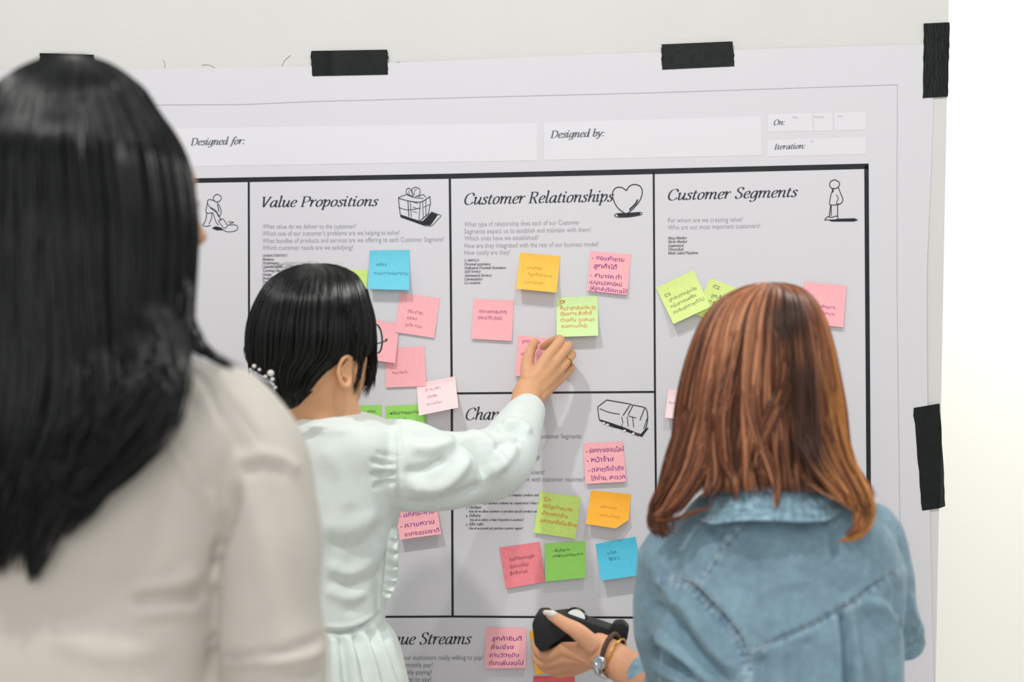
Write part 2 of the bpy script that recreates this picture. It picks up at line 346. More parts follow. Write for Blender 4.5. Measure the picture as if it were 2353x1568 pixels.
g('B', .6, [(.1, .95), (.1, 0)], [(.0, .95), (.3, .95), (.46, .85), (.44, .62), (.28, .5), (.1, .5)], [(.28, .5), (.48, .42), (.52, .18), (.38, .02), (.0, 0)])
g('C', .66, [(.60, .74), (.55, .93), (.38, .98), (.16, .82), (.06, .45), (.13, .12), (.34, -.02), (.54, .06), (.62, .2)])
g('D', .72, [(.12, .95), (.12, 0)], [(.0, .95), (.32, .95), (.56, .83), (.64, .5), (.54, .15), (.3, .0), (.0, 0)])
g('E', .56, [(.12, .95), (.12, 0)], [(.0, .95), (.5, .95)], [(.5, .95), (.5, .8)], [(.12, .5), (.4, .5)], [(.0, 0), (.5, 0)], [(.5, 0), (.52, .16)])
g('F', .54, [(.12, .95), (.12, 0)], [(.0, .95), (.5, .95)], [(.5, .95), (.5, .8)], [(.12, .5), (.4, .5)], [(.0, 0), (.24, 0)])
g('G', .7, [(.60, .74), (.55, .93), (.38, .98), (.16, .82), (.06, .45), (.13, .12), (.34, -.02), (.52, .04), (.56, .38)], [(.44, .38), (.66, .38)])
g('H', .76, [(.12, .95), (.12, 0)], [(.6, .95), (.6, 0)], [(.12, .5), (.6, .5)], [(.0, .95), (.24, .95)], [(.0, 0), (.24, 0)], [(.48, .95), (.72, .95)], [(.48, 0), (.72, 0)])
g('I', .32, [(.13, .95), (.13, 0)], [(.0, .95), (.27, .95)], [(.0, 0), (.27, 0)])
g('J', .4, [(.22, .95), (.22, .1), (.14, -.1), (-.02, -.1)], [(.1, .95), (.34, .95)])
g('M', .88, [(.12, .95), (.08, 0)], [(.12, .95), (.38, .1)], [(.38, .1), (.7, .95)], [(.7, .95), (.72, 0)], [(.0, .95), (.14, .95)], [(.0, 0), (.2, 0)], [(.6, 0), (.86, 0)], [(.7, .95), (.82, .95)])
g('N', .76, [(.12, .95), (.1, 0)], [(.12, .95), (.58, 0)], [(.6, 0), (.6, .95)], [(.0, .95), (.14, .95)], [(.0, 0), (.22, 0)], [(.48, .95), (.72, .95)])
g('O', .74, [(.37, .98), (.16, .84), (.06, .45), (.14, .1), (.34, -.02), (.56, .12), (.66, .5), (.58, .86), (.37, .98)])
g('P', .58, [(.12, .95), (.12, 0)], [(.0, .95), (.32, .95), (.5, .86), (.5, .58), (.32, .45), (.12, .45)], [(.0, 0), (.26, 0)])
g('R', .64, [(.12, .95), (.12, 0)], [(.0, .95), (.32, .95), (.48, .86), (.47, .62), (.3, .5), (.12, .5)], [(.28, .5), (.44, .16), (.52, 0), (.64, 0)], [(.0, 0), (.24, 0)])
g('S', .54, [(.46, .76), (.44, .92), (.3, .98), (.13, .88), (.12, .68), (.28, .52), (.42, .36), (.42, .12), (.26, -.02), (.1, .03), (.06, .2)], )
g('L', .54, [(.12, .95), (.12, 0)], [(.0, .95), (.24, .95)], [(.0, 0), (.48, 0)], [(.48, 0), (.5, .16)])
g('T', .6, [(.28, .95), (.28, 0)], [(.0, .95), (.56, .95)], [(.0, .95), (.0, .8)], [(.56, .95), (.56, .8)], [(.16, 0), (.4, 0)])
g('V', .64, [(.12, .95), (.26, 0)], [(.26, 0), (.58, .95)], [(.0, .95), (.24, .95)], [(.48, .95), (.68, .95)]); g('W', .9, [(.1, .95), (.2, 0)], [(.2, 0), (.46, .95)], [(.46, .95), (.54, 0)], [(.54, 0), (.84, .95)], [(.0, .95), (.2, .95)])
g('Y', .6, [(.08, .95), (.26, .48)], [(.52, .95), (.26, .48)], [(.26, .48), (.26, 0)], [(.16, 0), (.36, 0)], [(.0, .95), (.18, .95)], [(.44, .95), (.6, .95)])
g('K', .66, [(.12, .95), (.12, 0)], [(.5, .95), (.14, .5)], [(.24, .58), (.58, 0)], [(.0, .95), (.24, .95)], [(.0, 0), (.24, 0)])
g(' ', .28); g(':', .26, [(.1, .0), (.13, .13)], [(.1, .46), (.13, .59)]); g('.', .24, [(.08, .0), (.1, .12)]); g(',', .24, [(.1, .08), (.06, -.1)]); g("'", .2, [(.12, 1), (.08, .8)])
g('"', .32, [(.1, 1), (.07, .82)], [(.24, 1), (.2, .82)]); g('-', .34, [(.05, .3), (.28, .3)]); g('/', .4, [(.0, -.1), (.38, 1)])
g('?', .46, [(.08, .8), (.18, .97), (.36, .95), (.42, .75), (.26, .5), (.2, .28)], [(.18, .0), (.2, .12)])
g('1', .4, [(.1, .6), (.24, .66), (.22, 0)]); g('2', .44, [(.06, .5), (.2, .66), (.34, .5), (.05, 0)], [(.05, 0), (.38, 0)]); g('3', .44, [(.08, .56), (.24, .66), (.34, .5), (.2, .32), (.34, .14), (.2, -.16), (.03, -.12)])
g('4', .48, [(.3, -.2), (.3, .62)], [(.3, .62), (.02, .06)], [(.02, .06), (.42, .06)]); g('5', .44, [(.36, .64), (.14, .62)], [(.14, .62), (.1, .36), (.28, .32), (.34, .08), (.2, -.16), (.03, -.12)])
def pen(txt, p0, p1, cap, wt=1.0, shear=.2, thin=.032, res=5):
    """serif italic line: baseline from p0 to p1 in photo pixels, capital height cap px"""
    adv = 0; quads = []; V = []; Fc = []
    for ch in txt:
        a, st = G.get(ch, G['-'])
        for s in st:
            q = np.array(s, float); q = catmull(q, (len(q)-1)*res+1) if len(q) > 2 else np.array(catmull(q, 3))
            d = np.gradient(q, axis=0); l = np.hypot(d[:, 0], d[:, 1])+1e-9; th = np.arctan2(d[:, 1], d[:, 0])
            hw = .5*np.sqrt((.105*wt*np.sin(th-.25))**2+(thin*wt**.5)**2); nx, ny = -d[:, 1]/l*hw, d[:, 0]/l*hw
            n = len(q); o = len(V); V += [(q[i, 0]+nx[i]+adv, q[i, 1]+ny[i]) for i in range(n)]+[(q[i, 0]-nx[i]+adv, q[i, 1]-ny[i]) for i in range(n)]
            Fc += [(o+i+1, o+i, o+n+i, o+n+i+1) for i in range(n-1)]
        adv += a+.02
    V = np.array(V); V[:, 0] += V[:, 1]*shear
    return place(V, Fc, p0, p1, V[:, 0].min(), V[:, 0].max(), cap/.95)
def place(V, Fc, p0, p1, umin, umax, sy, surf=on_paper, lift=.0008):
    p0 = np.array(p0, float); p1 = np.array(p1, float); d = p1-p0; L = np.hypot(*d); e = d/L; n = np.array([e[1], -e[0]])
    q = p0+np.outer((V[:, 0]-umin)/(umax-umin)*L, e)+np.outer(V[:, 1]*sy, n)
    return surf(q[:, 0], q[:, 1], lift), Fc
def glyphs(txt, bold=0, res=2):
    c = bpy.data.curves.new('t', 'FONT'); c.body = txt; c.resolution_u = res; c.offset = bold; o = bpy.data.objects.new('t', c); COL.objects.link(o)
    bpy.context.view_layer.update(); dg = bpy.context.evaluated_depsgraph_get(); m = bpy.data.meshes.new_from_object(o.evaluated_get(dg))
    V = np.array([v.co[:2] for v in m.vertices]); Fc = [tuple(p.vertices) for p in m.polygons]
    bpy.data.objects.remove(o); bpy.data.meshes.remove(m); bpy.data.curves.remove(c); return V, Fc
def sans(txt, p0, p1, cap, bold=-.008):
    V, Fc = glyphs(txt, bold); return place(V, Fc, p0, p1, V[:, 0].min(), V[:, 0].max(), cap/.73)
def pr(name, parts, m): v, f = join(parts); return mesh(name, v, f, m, poster, smooth=False)
for t, a, b, c in (('Value Propositions', (603, 476), (870, 473), 23), ('Customer Relationships', (1067, 470), (1411, 462.5), 25), ('Customer Segments', (1535, 460), (1834, 452), 24),
                   ('Channels', (1070, 965), (1206, 964), 26), ('Revenue Streams', (833, 1482), (1084, 1480.5), 26), ('Key Activities', (170, 490), (380, 485), 24)):
    pr('heading', [pen(t, a, b, c, 1.0)], M_head)
for t, a, b, c in (('Designed for:', (438, 334), (563, 331), 16), ('Designed by:', (1265, 317), (1390, 313), 16), ('On:', (1778, 287.5), (1804, 286.5), 12), ('Iteration:', (1779, 343.5), (1851, 341), 12)):
    pr('field_name', [pen(t, a, b, c, 1.45)], M_dgrey)
for a_ in (('Day', (1822, 272.5), (1834, 272), 6), ('Month', (1871, 271.5), (1893, 271), 6), ('Year', (1924, 270), (1937, 269.5), 6), ('No.', (1863, 327), (1872, 326.7), 5)): pr('field_name', [sans(*a_)], M_pale)
Q = [[('What value do we deliver to the customer?', 603, 525.5, 817, 525), ('Which one of our customer\'s problems are we helping to solve?', 603, 542, 918, 539.5),
      ('What bundles of products and services are we offering to each Customer Segment?', 603, 558.5, 1020, 555), ('Which customer needs are we satisfying?', 603, 574.5, 811, 573.5)],
     [('What type of relationship does each of our Customer', 1067, 520.8, 1332, 515.7), ('Segments expect us to establish and maintain with them?', 1067, 537, 1358, 532.6), ('Which ones have we established?', 1067, 553, 1237, 551),
      ('How are they integrated with the rest of our business model?', 1067, 570, 1376, 566), ('How costly are they?', 1067, 585.7, 1172, 584.7)],
     [('For whom are we creating value?', 1535, 511.6, 1707, 509), ('Who are our most important customers?', 1535, 528, 1747, 523.6)],
     [('Through which Channels do our Customer Segments', 1070, 1008, 1335, 1008), ('want to be reached?', 1070, 1024.5, 1172, 1024), ('How are we reaching them now?', 1070, 1041, 1237, 1041), ('How are our Channels integrated?', 1070, 1057.5, 1241, 1057.5),
      ('Which ones work best?', 1070, 1074, 1190, 1074), ('Which ones are most cost-efficient?', 1070, 1091, 1251, 1090.5), ('How are we integrating them with customer routines?', 1070, 1107, 1343, 1107)],
     [('For what value are our customers really willing to pay?', 826, 1517, 1110, 1517), ('For what do they currently pay?', 826, 1534, 994, 1534), ('How are they currently paying?', 826, 1550.5, 992, 1550.5), ('How would they prefer to pay?', 826, 1567, 991, 1567)]]
for i, q in enumerate(Q):
    pr('question_text', [sans(t, (a, b), (c, d), 11.5) for t, a, b, c, d in q], M_q if i < 3 else M_q2)
LST = [[('CHARACTERISTICS', 603, 590, 660, 5), ('Newness', 603, 599, 630, 6), ('Performance', 603, 607.5, 642, 6), ('Customization', 603, 616, 648, 6), ('"Getting the Job Done"', 603, 625, 683, 6), ('Design', 603, 634, 624, 6), ('Brand/Status', 603, 642.5, 646, 6), ('Price', 603, 651, 618, 6), ('Cost Reduction', 603, 659, 650, 6)],
       [('EXAMPLES', 1067, 601, 1101, 5), ('Personal assistance', 1067, 610, 1128, 6), ('Dedicated Personal Assistance', 1067, 618.5, 1163, 6), ('Self-Service', 1067, 627, 1105, 6), ('Automated Services', 1067, 636, 1130, 6), ('Communities', 1067, 644.5, 1109, 6), ('Co-creation', 1067, 653, 1104, 6)],
       [('Mass Market', 1535, 550, 1578, 6), ('Niche Market', 1535, 558.5, 1579, 6), ('Segmented', 1535, 567.5, 1571, 6), ('Diversified', 1535, 576, 1571, 6), ('Multi-sided Platform', 1535, 584.5, 1604, 6)],
       [('1. Awareness', 1070, 1131, 1112, 6.5), ("How do we raise awareness about our company's products and services?", 1077, 1140.5, 1262, 5.5), ('2. Evaluation', 1070, 1150, 1112, 6.5), ("How do we help customers evaluate our organization's Value Proposition?", 1077, 1159, 1268, 5.5), ('3. Purchase', 1070, 1169, 1106, 6.5),
        ('How do we allow customers to purchase specific products and services?', 1077, 1178, 1262, 5.5), ('4. Delivery', 1070, 1188, 1105, 6.5), ('How do we deliver a Value Proposition to customers?', 1079, 1197.5, 1204, 5.5), ('5. After sales', 1070, 1207.5, 1111, 6.5), ('How do we provide post-purchase customer support?', 1077, 1217, 1203, 5.5)]]
for q in LST: pr('list_text', [pen(t, (a, b), (c, b-.5 if b < 1000 else b), h, 1.3, res=2, thin=.038) for t, a, b, c, h in q], M_small)
# ---- little line drawings (each stroke: points, width)
def drawing(name, strokes, fills=()):
    parts = [band('', catmull(s, max(6, len(s)*4)) if len(s) > 2 and sm else s, wd, M_ink, n=max(5, len(s)*4), lift=.0009) for s, wd, sm in strokes]
    for i, q in enumerate(fills):
        a = on_paper([p[0] for p in q], [p[1] for p in q], .0010); parts.append((a, [tuple(range(len(q)))[::-1]]))
    v, f = join(parts); mesh(name, v, f, M_ink, poster, smooth=False)
def Z(ox, oy, s, pts): return [(ox+x/s, oy+y/s) for x, y in pts]
z2 = lambda *p: Z(400, 380, 3.5636, p); z3 = lambda *p: Z(1030, 380, 4.9, p); z4 = lambda *p: Z(1500, 180, 2.7503, p); z6 = lambda *p: Z(1040, 660, 4.9, p)
drawing('gift_drawing', [(z2((1838, 262), (1840, 300), (1852, 405)), 1.6, 0), (z2((1838, 262), (1905, 238)), 1.3, 0), (z2((1838, 270), (1925, 292), (2020, 300), (2095, 255)), 1.5, 1), (z2((2095, 255), (2100, 320), (2090, 345), (2085, 400)), 1.5, 0), (z2((1905, 240), (1960, 262), (2040, 270)), 1.3, 1),
    (z2((1852, 405), (2008, 460), (2085, 395)), 1.8, 0), (z2((1838, 345), (1915, 365), (2020, 350)), 1.2, 1), (z2((2015, 300), (2005, 450)), 1.2, 0), (z2((1915, 290), (1922, 420)), 1.6, 0), (z2((1935, 292), (1942, 425)), 1.2, 0), (z2((2035, 290), (2040, 430)), 1.2, 0), (z2((2060, 275), (2062, 415)), 1.2, 0),
    (z2((1960, 255), (1905, 230), (1905, 195), (1930, 190), (1955, 240)), 1.4, 1), (z2((1960, 250), (1945, 200), (1975, 180), (2010, 195), (2010, 240), (1975, 255)), 1.4, 1), (z2((1965, 245), (1970, 205), (1990, 195)), 1.1, 1), (z2((1925, 235), (1920, 205)), 1.1, 0), (z2((2000, 255), (2040, 240), (2060, 262)), 1.3, 1),
    (z2((2095, 320), (2040, 345)), 1, 0), (z2((1955, 300), (1995, 312)), 1, 0), (z2((1955, 340), (1990, 355)), 1, 0), (z2((1955, 375), (1988, 388)), 1, 0), (z2((2105, 380), (2190, 412), (2110, 498), (2050, 495)), 1.2, 0)],
    [z2((1852, 405), (2020, 458), (2050, 495), (1855, 425)), z2((2040, 455), (2105, 385), (2160, 405), (2100, 490), (2040, 490), (2010, 462))])
drawing('heart_drawing', [(z3((2005, 285), (1950, 248), (1885, 255), (1850, 310), (1860, 390), (1910, 480), (1985, 540)), 2, 1), (z3((2005, 285), (2040, 235), (2095, 215), (2160, 235), (2185, 300), (2160, 390), (2090, 480), (2020, 540)), 2, 1), (z3((2130, 385), (2110, 430), (2040, 500)), 3.2, 1),
    (z3((1870, 565), (1900, 545), (2020, 540), (2150, 530), (2188, 540), (2150, 562), (2020, 582), (1900, 582), (1870, 565)), 1.6, 1)], [z3((1900, 548), (2020, 542), (2155, 532), (2165, 555), (2030, 578), (1915, 578))])
drawing('standing_figure_drawing', [(z4((1150, 640), (1122, 655), (1120, 685), (1145, 697), (1172, 688), (1180, 660), (1150, 640)), 1.7, 1), (z4((1172, 688), (1190, 735), (1202, 765), (1190, 790), (1165, 800)), 1.7, 1), (z4((1145, 697), (1128, 730), (1117, 790), (1125, 800), (1165, 800)), 1.6, 1), (z4((1160, 735), (1172, 760), (1160, 790), (1185, 795)), 1.4, 1),
    (z4((1132, 700), (1140, 715), (1130, 720)), 2.2, 1), (z4((1125, 800), (1115, 875)), 2, 0), (z4((1128, 805), (1128, 870)), 1.6, 0), (z4((1168, 800), (1168, 875)), 1.8, 0), (z4((1085, 895), (1105, 875), (1130, 880), (1160, 870), (1172, 888), (1140, 895), (1085, 895)), 1.6, 1)],
    [z4((1115, 898), (1175, 888), (1275, 885), (1298, 895), (1272, 905), (1130, 905))])
drawing('digging_figure_drawing', [(z2((352, 235), (325, 255), (322, 285), (350, 300), (380, 285), (384, 255), (352, 235)), 1.4, 1), (z2((335, 290), (285, 280), (272, 305), (300, 350), (355, 390)), 1.4, 1), (z2((272, 310), (262, 385), (318, 390)), 1.4, 1), (z2((350, 300), (378, 345), (384, 390), (365, 420), (340, 370), (300, 345)), 1.4, 1), (z2((355, 320), (368, 380)), 1.8, 0),
    (z2((268, 390), (260, 440), (245, 475), (232, 490), (270, 500), (300, 490)), 1.4, 1), (z2((310, 392), (305, 440), (285, 480)), 1.3, 0), (z2((318, 392), (345, 470), (365, 490)), 1.4, 0), (z2((345, 375), (385, 450)), 1.6, 0), (z2((362, 455), (400, 435), (440, 495), (410, 520), (362, 455)), 1.3, 0),
    (z2((440, 462), (490, 465), (450, 480)), 1.2, 1), (z2((400, 530), (440, 545), (505, 535), (522, 505), (500, 488), (440, 490)), 1.3, 1)], [z2((308, 515), (340, 500), (385, 510), (405, 530), (350, 532))])
drawing('truck_drawing', [(z6((1735, 1272), (1632, 1350), (1650, 1495)), 1.8, 0), (z6((1735, 1272), (2005, 1318), (1920, 1445)), 2, 0), (z6((1655, 1370), (1760, 1410), (1880, 1432)), 1.6, 1), (z6((2005, 1318), (2030, 1335), (1975, 1440)), 1.8, 0), (z6((2030, 1328), (2165, 1355), (2110, 1500)), 1.8, 0), (z6((2165, 1355), (2190, 1400), (2195, 1500), (2170, 1600), (2130, 1650)), 2, 1),
    (z6((1905, 1460), (1918, 1535)), 1.5, 0), (z6((1965, 1460), (1978, 1570)), 1.5, 0), (z6((2025, 1465), (2040, 1580)), 1.5, 0), (z6((1975, 1450), (2070, 1475)), 1.4, 0), (z6((1650, 1495), (1760, 1560), (1900, 1600), (2100, 1680)), 1.8, 1), (z6((1900, 1600), (1910, 1545)), 1.4, 0), (z6((2190, 1480), (2150, 1600)), 1.4, 0)],
    [z6((1650, 1500), (1700, 1520), (1780, 1560), (1920, 1605), (2090, 1665), (2130, 1690), (2205, 1590), (2195, 1580), (2120, 1655), (2080, 1645), (1930, 1580), (1800, 1535), (1660, 1490))])
for cx_, cy_ in ((1700, 1532), (1745, 1550), (1935, 1618), (2035, 1650)):
    p = [(cx_+18*math.cos(a), cy_+13*math.sin(a)) for a in np.linspace(0, 6.28, 10)[:-1]]; q = z6(*p); mesh('truck_wheel_print', on_paper([a for a, _ in q], [b for _, b in q], .0014), [tuple(range(9))[::-1]], M_light, poster, smooth=False)
# ------------------------------------------------------------------ hooks: black tape
M_tape = mat('black_cloth_tape', srgb(20, 26, 23), .45, .2, bump=.25, bscale=420, vary=.25, vscale=90)
M_tape2 = mat('black_cloth_tape_glossy', srgb(22, 28, 25), .22, .6, bump=.9, bscale=260, vary=.4, vscale=70)
def tape(corners, label, m=M_tape, wrap=None, crinkle=.00008, seed=1):
    """strip lying over wall and sheet; wrap = pixels beyond which it bends round the wall's corner"""
    c = np.asarray(corners, float); nu, nv = 26, 14; s, t = np.meshgrid(np.linspace(0, 1, nu), np.linspace(0, 1, nv))
    q = (c[0]*(1-s[..., None])+c[1]*s[..., None])*(1-t[..., None])+(c[3]*(1-s[..., None])+c[2]*s[..., None])*t[..., None]
    q = q.reshape(-1, 2); r = np.random.default_rng(seed)
    ed = (s.ravel() > .99) | (s.ravel() < .01); q[ed, 0] += r.normal(size=ed.sum())*.7
    w0 = P(q[:, 0], q[:, 1], 0.0); base = np.minimum(paper_y(w0[:, 0], w0[:, 2]), -.002)-.0009+r.normal(size=len(q))*crinkle*.3
    a = P(q[:, 0], q[:, 1], base)
    if wrap:
        ex = edge_x(a[:, 2]); over = np.clip(a[:, 0]-ex, 0, None); bend = over > 0
        a[:, 0] = np.where(bend, ex+over*.92, a[:, 0]); a[:, 1] += over*.9
    b = a.copy(); b[:, 1] += .0006; n = len(a); f = grid_faces(nu, nv); f += [tuple(n+i for i in k[::-1]) for k in f]
    bd = [i for i in range(nu)]+[j*nu+nu-1 for j in range(1, nv)]+[(nv-1)*nu+i for i in range(nu-2, -1, -1)]+[j*nu for j in range(nv-2, 0, -1)]
    f += [(bd[i], n+bd[i], n+bd[(i+1) % len(bd)], bd[(i+1) % len(bd)]) for i in range(len(bd))]
    o = mesh('tape_strip', np.vstack([a, b]), f, m, smooth=False); tag(o, label, 'tape', 'black tape holding the poster'); return o
tape([(91, 122), (216, 126), (215, 186), (92, 184)], 'black tape strip on the poster\'s top edge, half hidden by the long black hair', seed=2)
tape([(714, 117), (891, 114), (891, 171.5), (717, 175)], 'black tape strip on the poster\'s top edge above the Value Propositions column', seed=3)
tape([(1520, 102), (1683, 95), (1688.5, 152), (1521, 160)], 'black tape strip with worn shiny patches on the poster\'s top edge, nearer its right corner', seed=4, crinkle=.0005)
tape([(2123, 54), (2184, 51), (2179, 222), (2121, 225)], 'upright black tape strip at the poster\'s top right corner, wrapped round the wall edge', wrap=1, seed=5, crinkle=.0008)
tape([(2099, 938), (2158, 928), (2178, 1166), (2119, 1174)], 'tilted black tape strip low on the poster\'s right edge, beside the denim shirt', wrap=1, seed=6)
# ------------------------------------------------------------------ sticky notes
def cm(name, rgb, v=.04): return mat(name, srgb(*rgb), .65, .2, vary=v, vscale=160)
NC = {'pink': cm('note_pink', (255, 184, 190)), 'rose': cm('note_rose', (246, 140, 148), .07), 'blue': cm('note_blue', (112, 205, 226)), 'deep': cm('note_deep_blue', (88, 196, 224)), 'orange': cm('note_orange', (255, 196, 84)), 'amber': cm('note_amber', (255, 184, 62)),
      'lime': cm('note_lime', (222, 240, 150)), 'green': cm('note_green', (160, 226, 108)), 'mint': cm('note_pale_green', (214, 242, 172)), 'pale': cm('note_pale_pink', (253, 222, 224)), 'kiwi': cm('note_kiwi', (210, 236, 128)), 'red': cm('note_red', (236, 104, 108))}
INK = {k: mat('pen_'+k, srgb(*c), .5, .3) for k, c in dict(purple=(122, 30, 132), faint=(196, 104, 128), orange=(226, 120, 28), green=(60, 96, 58), teal=(52, 130, 160), brown=(200, 146, 60), violet=(176, 84, 140), dark=(140, 74, 92), grey=(128, 136, 96), mauve=(196, 140, 168)).items()}
def note(corners, col, label, lines=(), ink='faint', lift=.004, curl=None, seed=0, cut=None, tilt=0, base=.0012):
    c = np.asarray(corners, float); r = np.random.default_rng(seed)
    def surf(s, t, off=0.0):
        s = np.asarray(s, float); t = np.asarray(t, float)
        q = (c[0]*(1-s[..., None])+c[1]*s[..., None])*(1-t[..., None])+(c[3]*(1-s[..., None])+c[2]*s[..., None])*t[..., None]
        w0 = P(q[..., 0], q[..., 1], -.004)
        L = base+1.5*lift*np.clip((t-.12)/.88, 0, 1)**1.7*(1+tilt*(s-.5))
        if curl: L = L+curl*np.clip((s+t-1.55)/.45, 0, 1)**2
        return P(q[..., 0], q[..., 1], paper_y(w0[..., 0], w0[..., 2])-L-off)
    nu = nv = 15; s, t = np.meshgrid(np.linspace(0, 1, nu), np.linspace(0, 1, nv)); a = surf(s.ravel(), t.ravel())
    b = a.copy(); b[:, 1] += .0003; n = len(a); ok = lambda i, j: not (cut and i/(nu-1)+j/(nv-1) > cut)
    f = [(j*nu+i, j*nu+i+1, (j+1)*nu+i+1, (j+1)*nu+i) for j in range(nv-1) for i in range(nu-1) if ok(i+1, j+1)]
    if cut: f += [(j*nu+i, j*nu+i+1, (j+1)*nu+i) for j in range(nv-1) for i in range(nu-1) if not ok(i+1, j+1) and ok(i, j+1) and ok(i+1, j)]
    from collections import Counter
    ec = Counter(frozenset((q[k], q[(k+1) % len(q)])) for q in f for k in range(len(q)))
    rimf = [(q[k], n+q[k], n+q[(k+1) % len(q)], q[(k+1) % len(q)]) for q in f for k in range(len(q)) if ec[frozenset((q[k], q[(k+1) % len(q)]))] == 1]
    f = f+[tuple(n+i for i in q[::-1]) for q in f]+rimf
    o = mesh('sticky_note', np.vstack([a, b]), f, NC[col], smooth=False); tag(o, label, 'note', 'sticky notes on the poster')
    parts = []
    for (txt, s0, s1, tb, h, *sl) in lines:
        V, Fc = glyphs(txt, .004, 2); u = (V[:, 0]-V[:, 0].min())/np.ptp(V[:, 0]); sh = sl[0] if sl else 0
        jx = .006*np.sin(u*31+seed)+.05*V[:, 1]*h; jy = .008*np.sin(u*17+seed*2)
        ss = s0+u*(s1-s0)+jx; tt = tb-V[:, 1]*h/.9+jy+sh*(ss-.5); parts.append((surf(ss, tt, .0004), Fc))
    if parts: v, f = join(parts); mesh('handwriting', v, f, INK[ink], o, smooth=False)
    return o
note([(752, 619), (845.4, 621), (837, 714), (744, 709)], 'kiwi', 'yellow-green note half hidden behind the dark-haired woman\'s crown, left of the upper blue note', [('ลูกค้าทุกวัย', .5, .9, .48, .09), ('ร้านสะอาด', .55, .9, .66, .08), ('อร่อย', .6, .92, .8, .08)], 'grey', seed=1)
note([(849, 575.6), (941, 574.4), (940.4, 666.8), (846, 664.2)], 'blue', 'blue note at the top of the middle left column, curling forward at its foot', [('สดใหม่', .18, .42, .40, .09), ('ขนมหวานอร่อยทุกวัน', .12, .96, .62, .09)], 'teal', lift=.013, seed=2)
note([(884, 802), (975, 795), (979, 887.6), (886.7, 891)], 'pink', 'pink note with one word, above the pale curled note', [('หอมเย็นใจ', .18, .56, .66, .08)], 'faint', lift=.002, seed=5)
note([(826, 731), (918.4, 744), (907.3, 834.8), (815, 822)], 'pink', 'pink note right behind the round glasses', (), lift=.007, seed=4, base=.0022)
note([(919, 673.2), (1011, 685.3), (997.6, 777), (908.4, 763.8)], 'pink', 'pink note just below right of the upper blue note, tilted clockwise, three short lines', [('ดื่มง่าย', .25, .62, .46, .09), ('อร่อย', .25, .5, .62, .08), ('ทุกวัย หวาน', .22, .66, .8, .09)], 'faint', lift=.002, seed=3)
note([(785, 934), (876, 931), (875, 1024), (786, 1026)], 'green', 'green note under the woman\'s chin with dark green writing', [('จัดเซต Box ตาม', .08, .84, .19, .1), ('เทศกาล', .4, .9, .38, .1)], 'green', seed=7, lift=.003)
note([(886, 933.5), (978, 929), (981, 1022), (888, 1026)], 'green', 'green note partly covered by the pale pink curled note', [('- ผลิตจากธรรมชาติ', .05, .85, .22, .1), ('ไม่ใส่สี', .2, .5, .4, .09)], 'green', seed=8, lift=.003)
note([(957, 881.5), (1046, 865), (1053, 937), (962.5, 955.5)], 'pale', 'pale pink note curling strongly off the poster beside the raised sleeve', [('ร้านค้า', .2, .6, .3, .1), ('น่ารัก', .25, .5, .52, .1), ('อบอุ่น', .22, .6, .74, .1)], 'mauve', lift=.03, seed=6, base=.003)
note([(1195.7, 580.4), (1287.5, 589.2), (1278.6, 672.6), (1186, 663.7)], 'orange', 'yellow-orange note under the middle column\'s questions, faint pencil lines', [('- ถามถึงสิ่ง', .15, .58, .42, .09), ('ที่ลูกค้าต้องการ', .25, .85, .60, .09), ('แนะนำสินค้า', .18, .65, .82, .09)], 'brown', lift=.016, seed=9)
note([(1357, 577), (1450.4, 585), (1441.2, 678.4), (1348.4, 668)], 'pink', 'pink note with five lines of purple writing, under the heart drawing', [('- ตอบคำถาม', .05, .84, .20, .13), ('ลูกค้าได้', .12, .68, .40, .13), ('- สามารถ ทำ', .05, .82, .64, .13), ('เมนูแปลกใหม่', .05, .84, .81, .12), ('ให้ลูกค้าต้องการได้', .07, .99, .97, .12)], 'purple', lift=.004, seed=10)
note([(1088.4, 686.5), (1180.8, 691), (1175.7, 784), (1083.3, 778.8)], 'pink', 'pink note alone at the left of the middle column, two faint lines', [('คุณภาพของสินค้าที่ดี', .16, .84, .34, .1), ('รสชาติ ที่ดี ดีต่อใจ', .14, .74, .50, .1)], 'violet', lift=.003, seed=11)
note([(1278.4, 684), (1373, 680.8), (1374.7, 771.8), (1279, 774.7)], 'mint', 'light green note with orange writing headed CR, touching the raised hand', [('CR', .08, .22, .16, .11), ('คิดว่าลูกค้าแต่ละวัย', .1, .95, .32, .11), ('ต้องการ สินค้าที่', .1, .86, .46, .11), ('ต่างกัน ดูแลเขา', .1, .92, .62, .11), ('สนองความเชื่อนั้น', .12, .74, .77, .1)], 'orange', lift=.013, seed=12)
note([(1191.4, 771.2), (1284, 780), (1276, 873), (1183, 863.7)], 'pink', 'pink note being pressed on by the raised hand', [('ลูกค้าเก่า ใจ', .1, .55, .16, .09), ('แนะนำกัน', .25, .7, .30, .09), ('และ', .1, .22, .48, .1), ('พา', .12, .24, .62, .1)], 'violet', lift=.005, seed=13)
note([(1631, 639), (1718, 672), (1682, 755), (1595, 722)], 'lime', 'yellow-green note headed CS tucked behind the copper hair', [('CS', .15, .32, .20, .11), ('ลูกค้า', .2, .5, .42, .11), ('ที่รัก', .2, .45, .6, .1)], 'grey', lift=.004, seed=15)
note([(1507.3, 661.8), (1593.8, 621), (1631, 706), (1547.3, 745)], 'lime', 'tilted yellow-green note left of the copper-haired woman, shadow below it', [('CS', .1, .25, .32, .1), ('ลูกค้าทุกกลุ่มวัย', .15, .88, .46, .1), ('หนุ่มสาวออฟฟิศ', .12, .8, .62, .1), ('คนรักสุขภาพทั่วไป', .12, .95, .78, .1)], 'grey', lift=.012, seed=14, base=.003)
note([(1750, 670), (1842, 661), (1850, 753), (1759, 762)], 'rose', 'deeper pink note mostly hidden behind the top of the copper hair', (), lift=.002, seed=16)
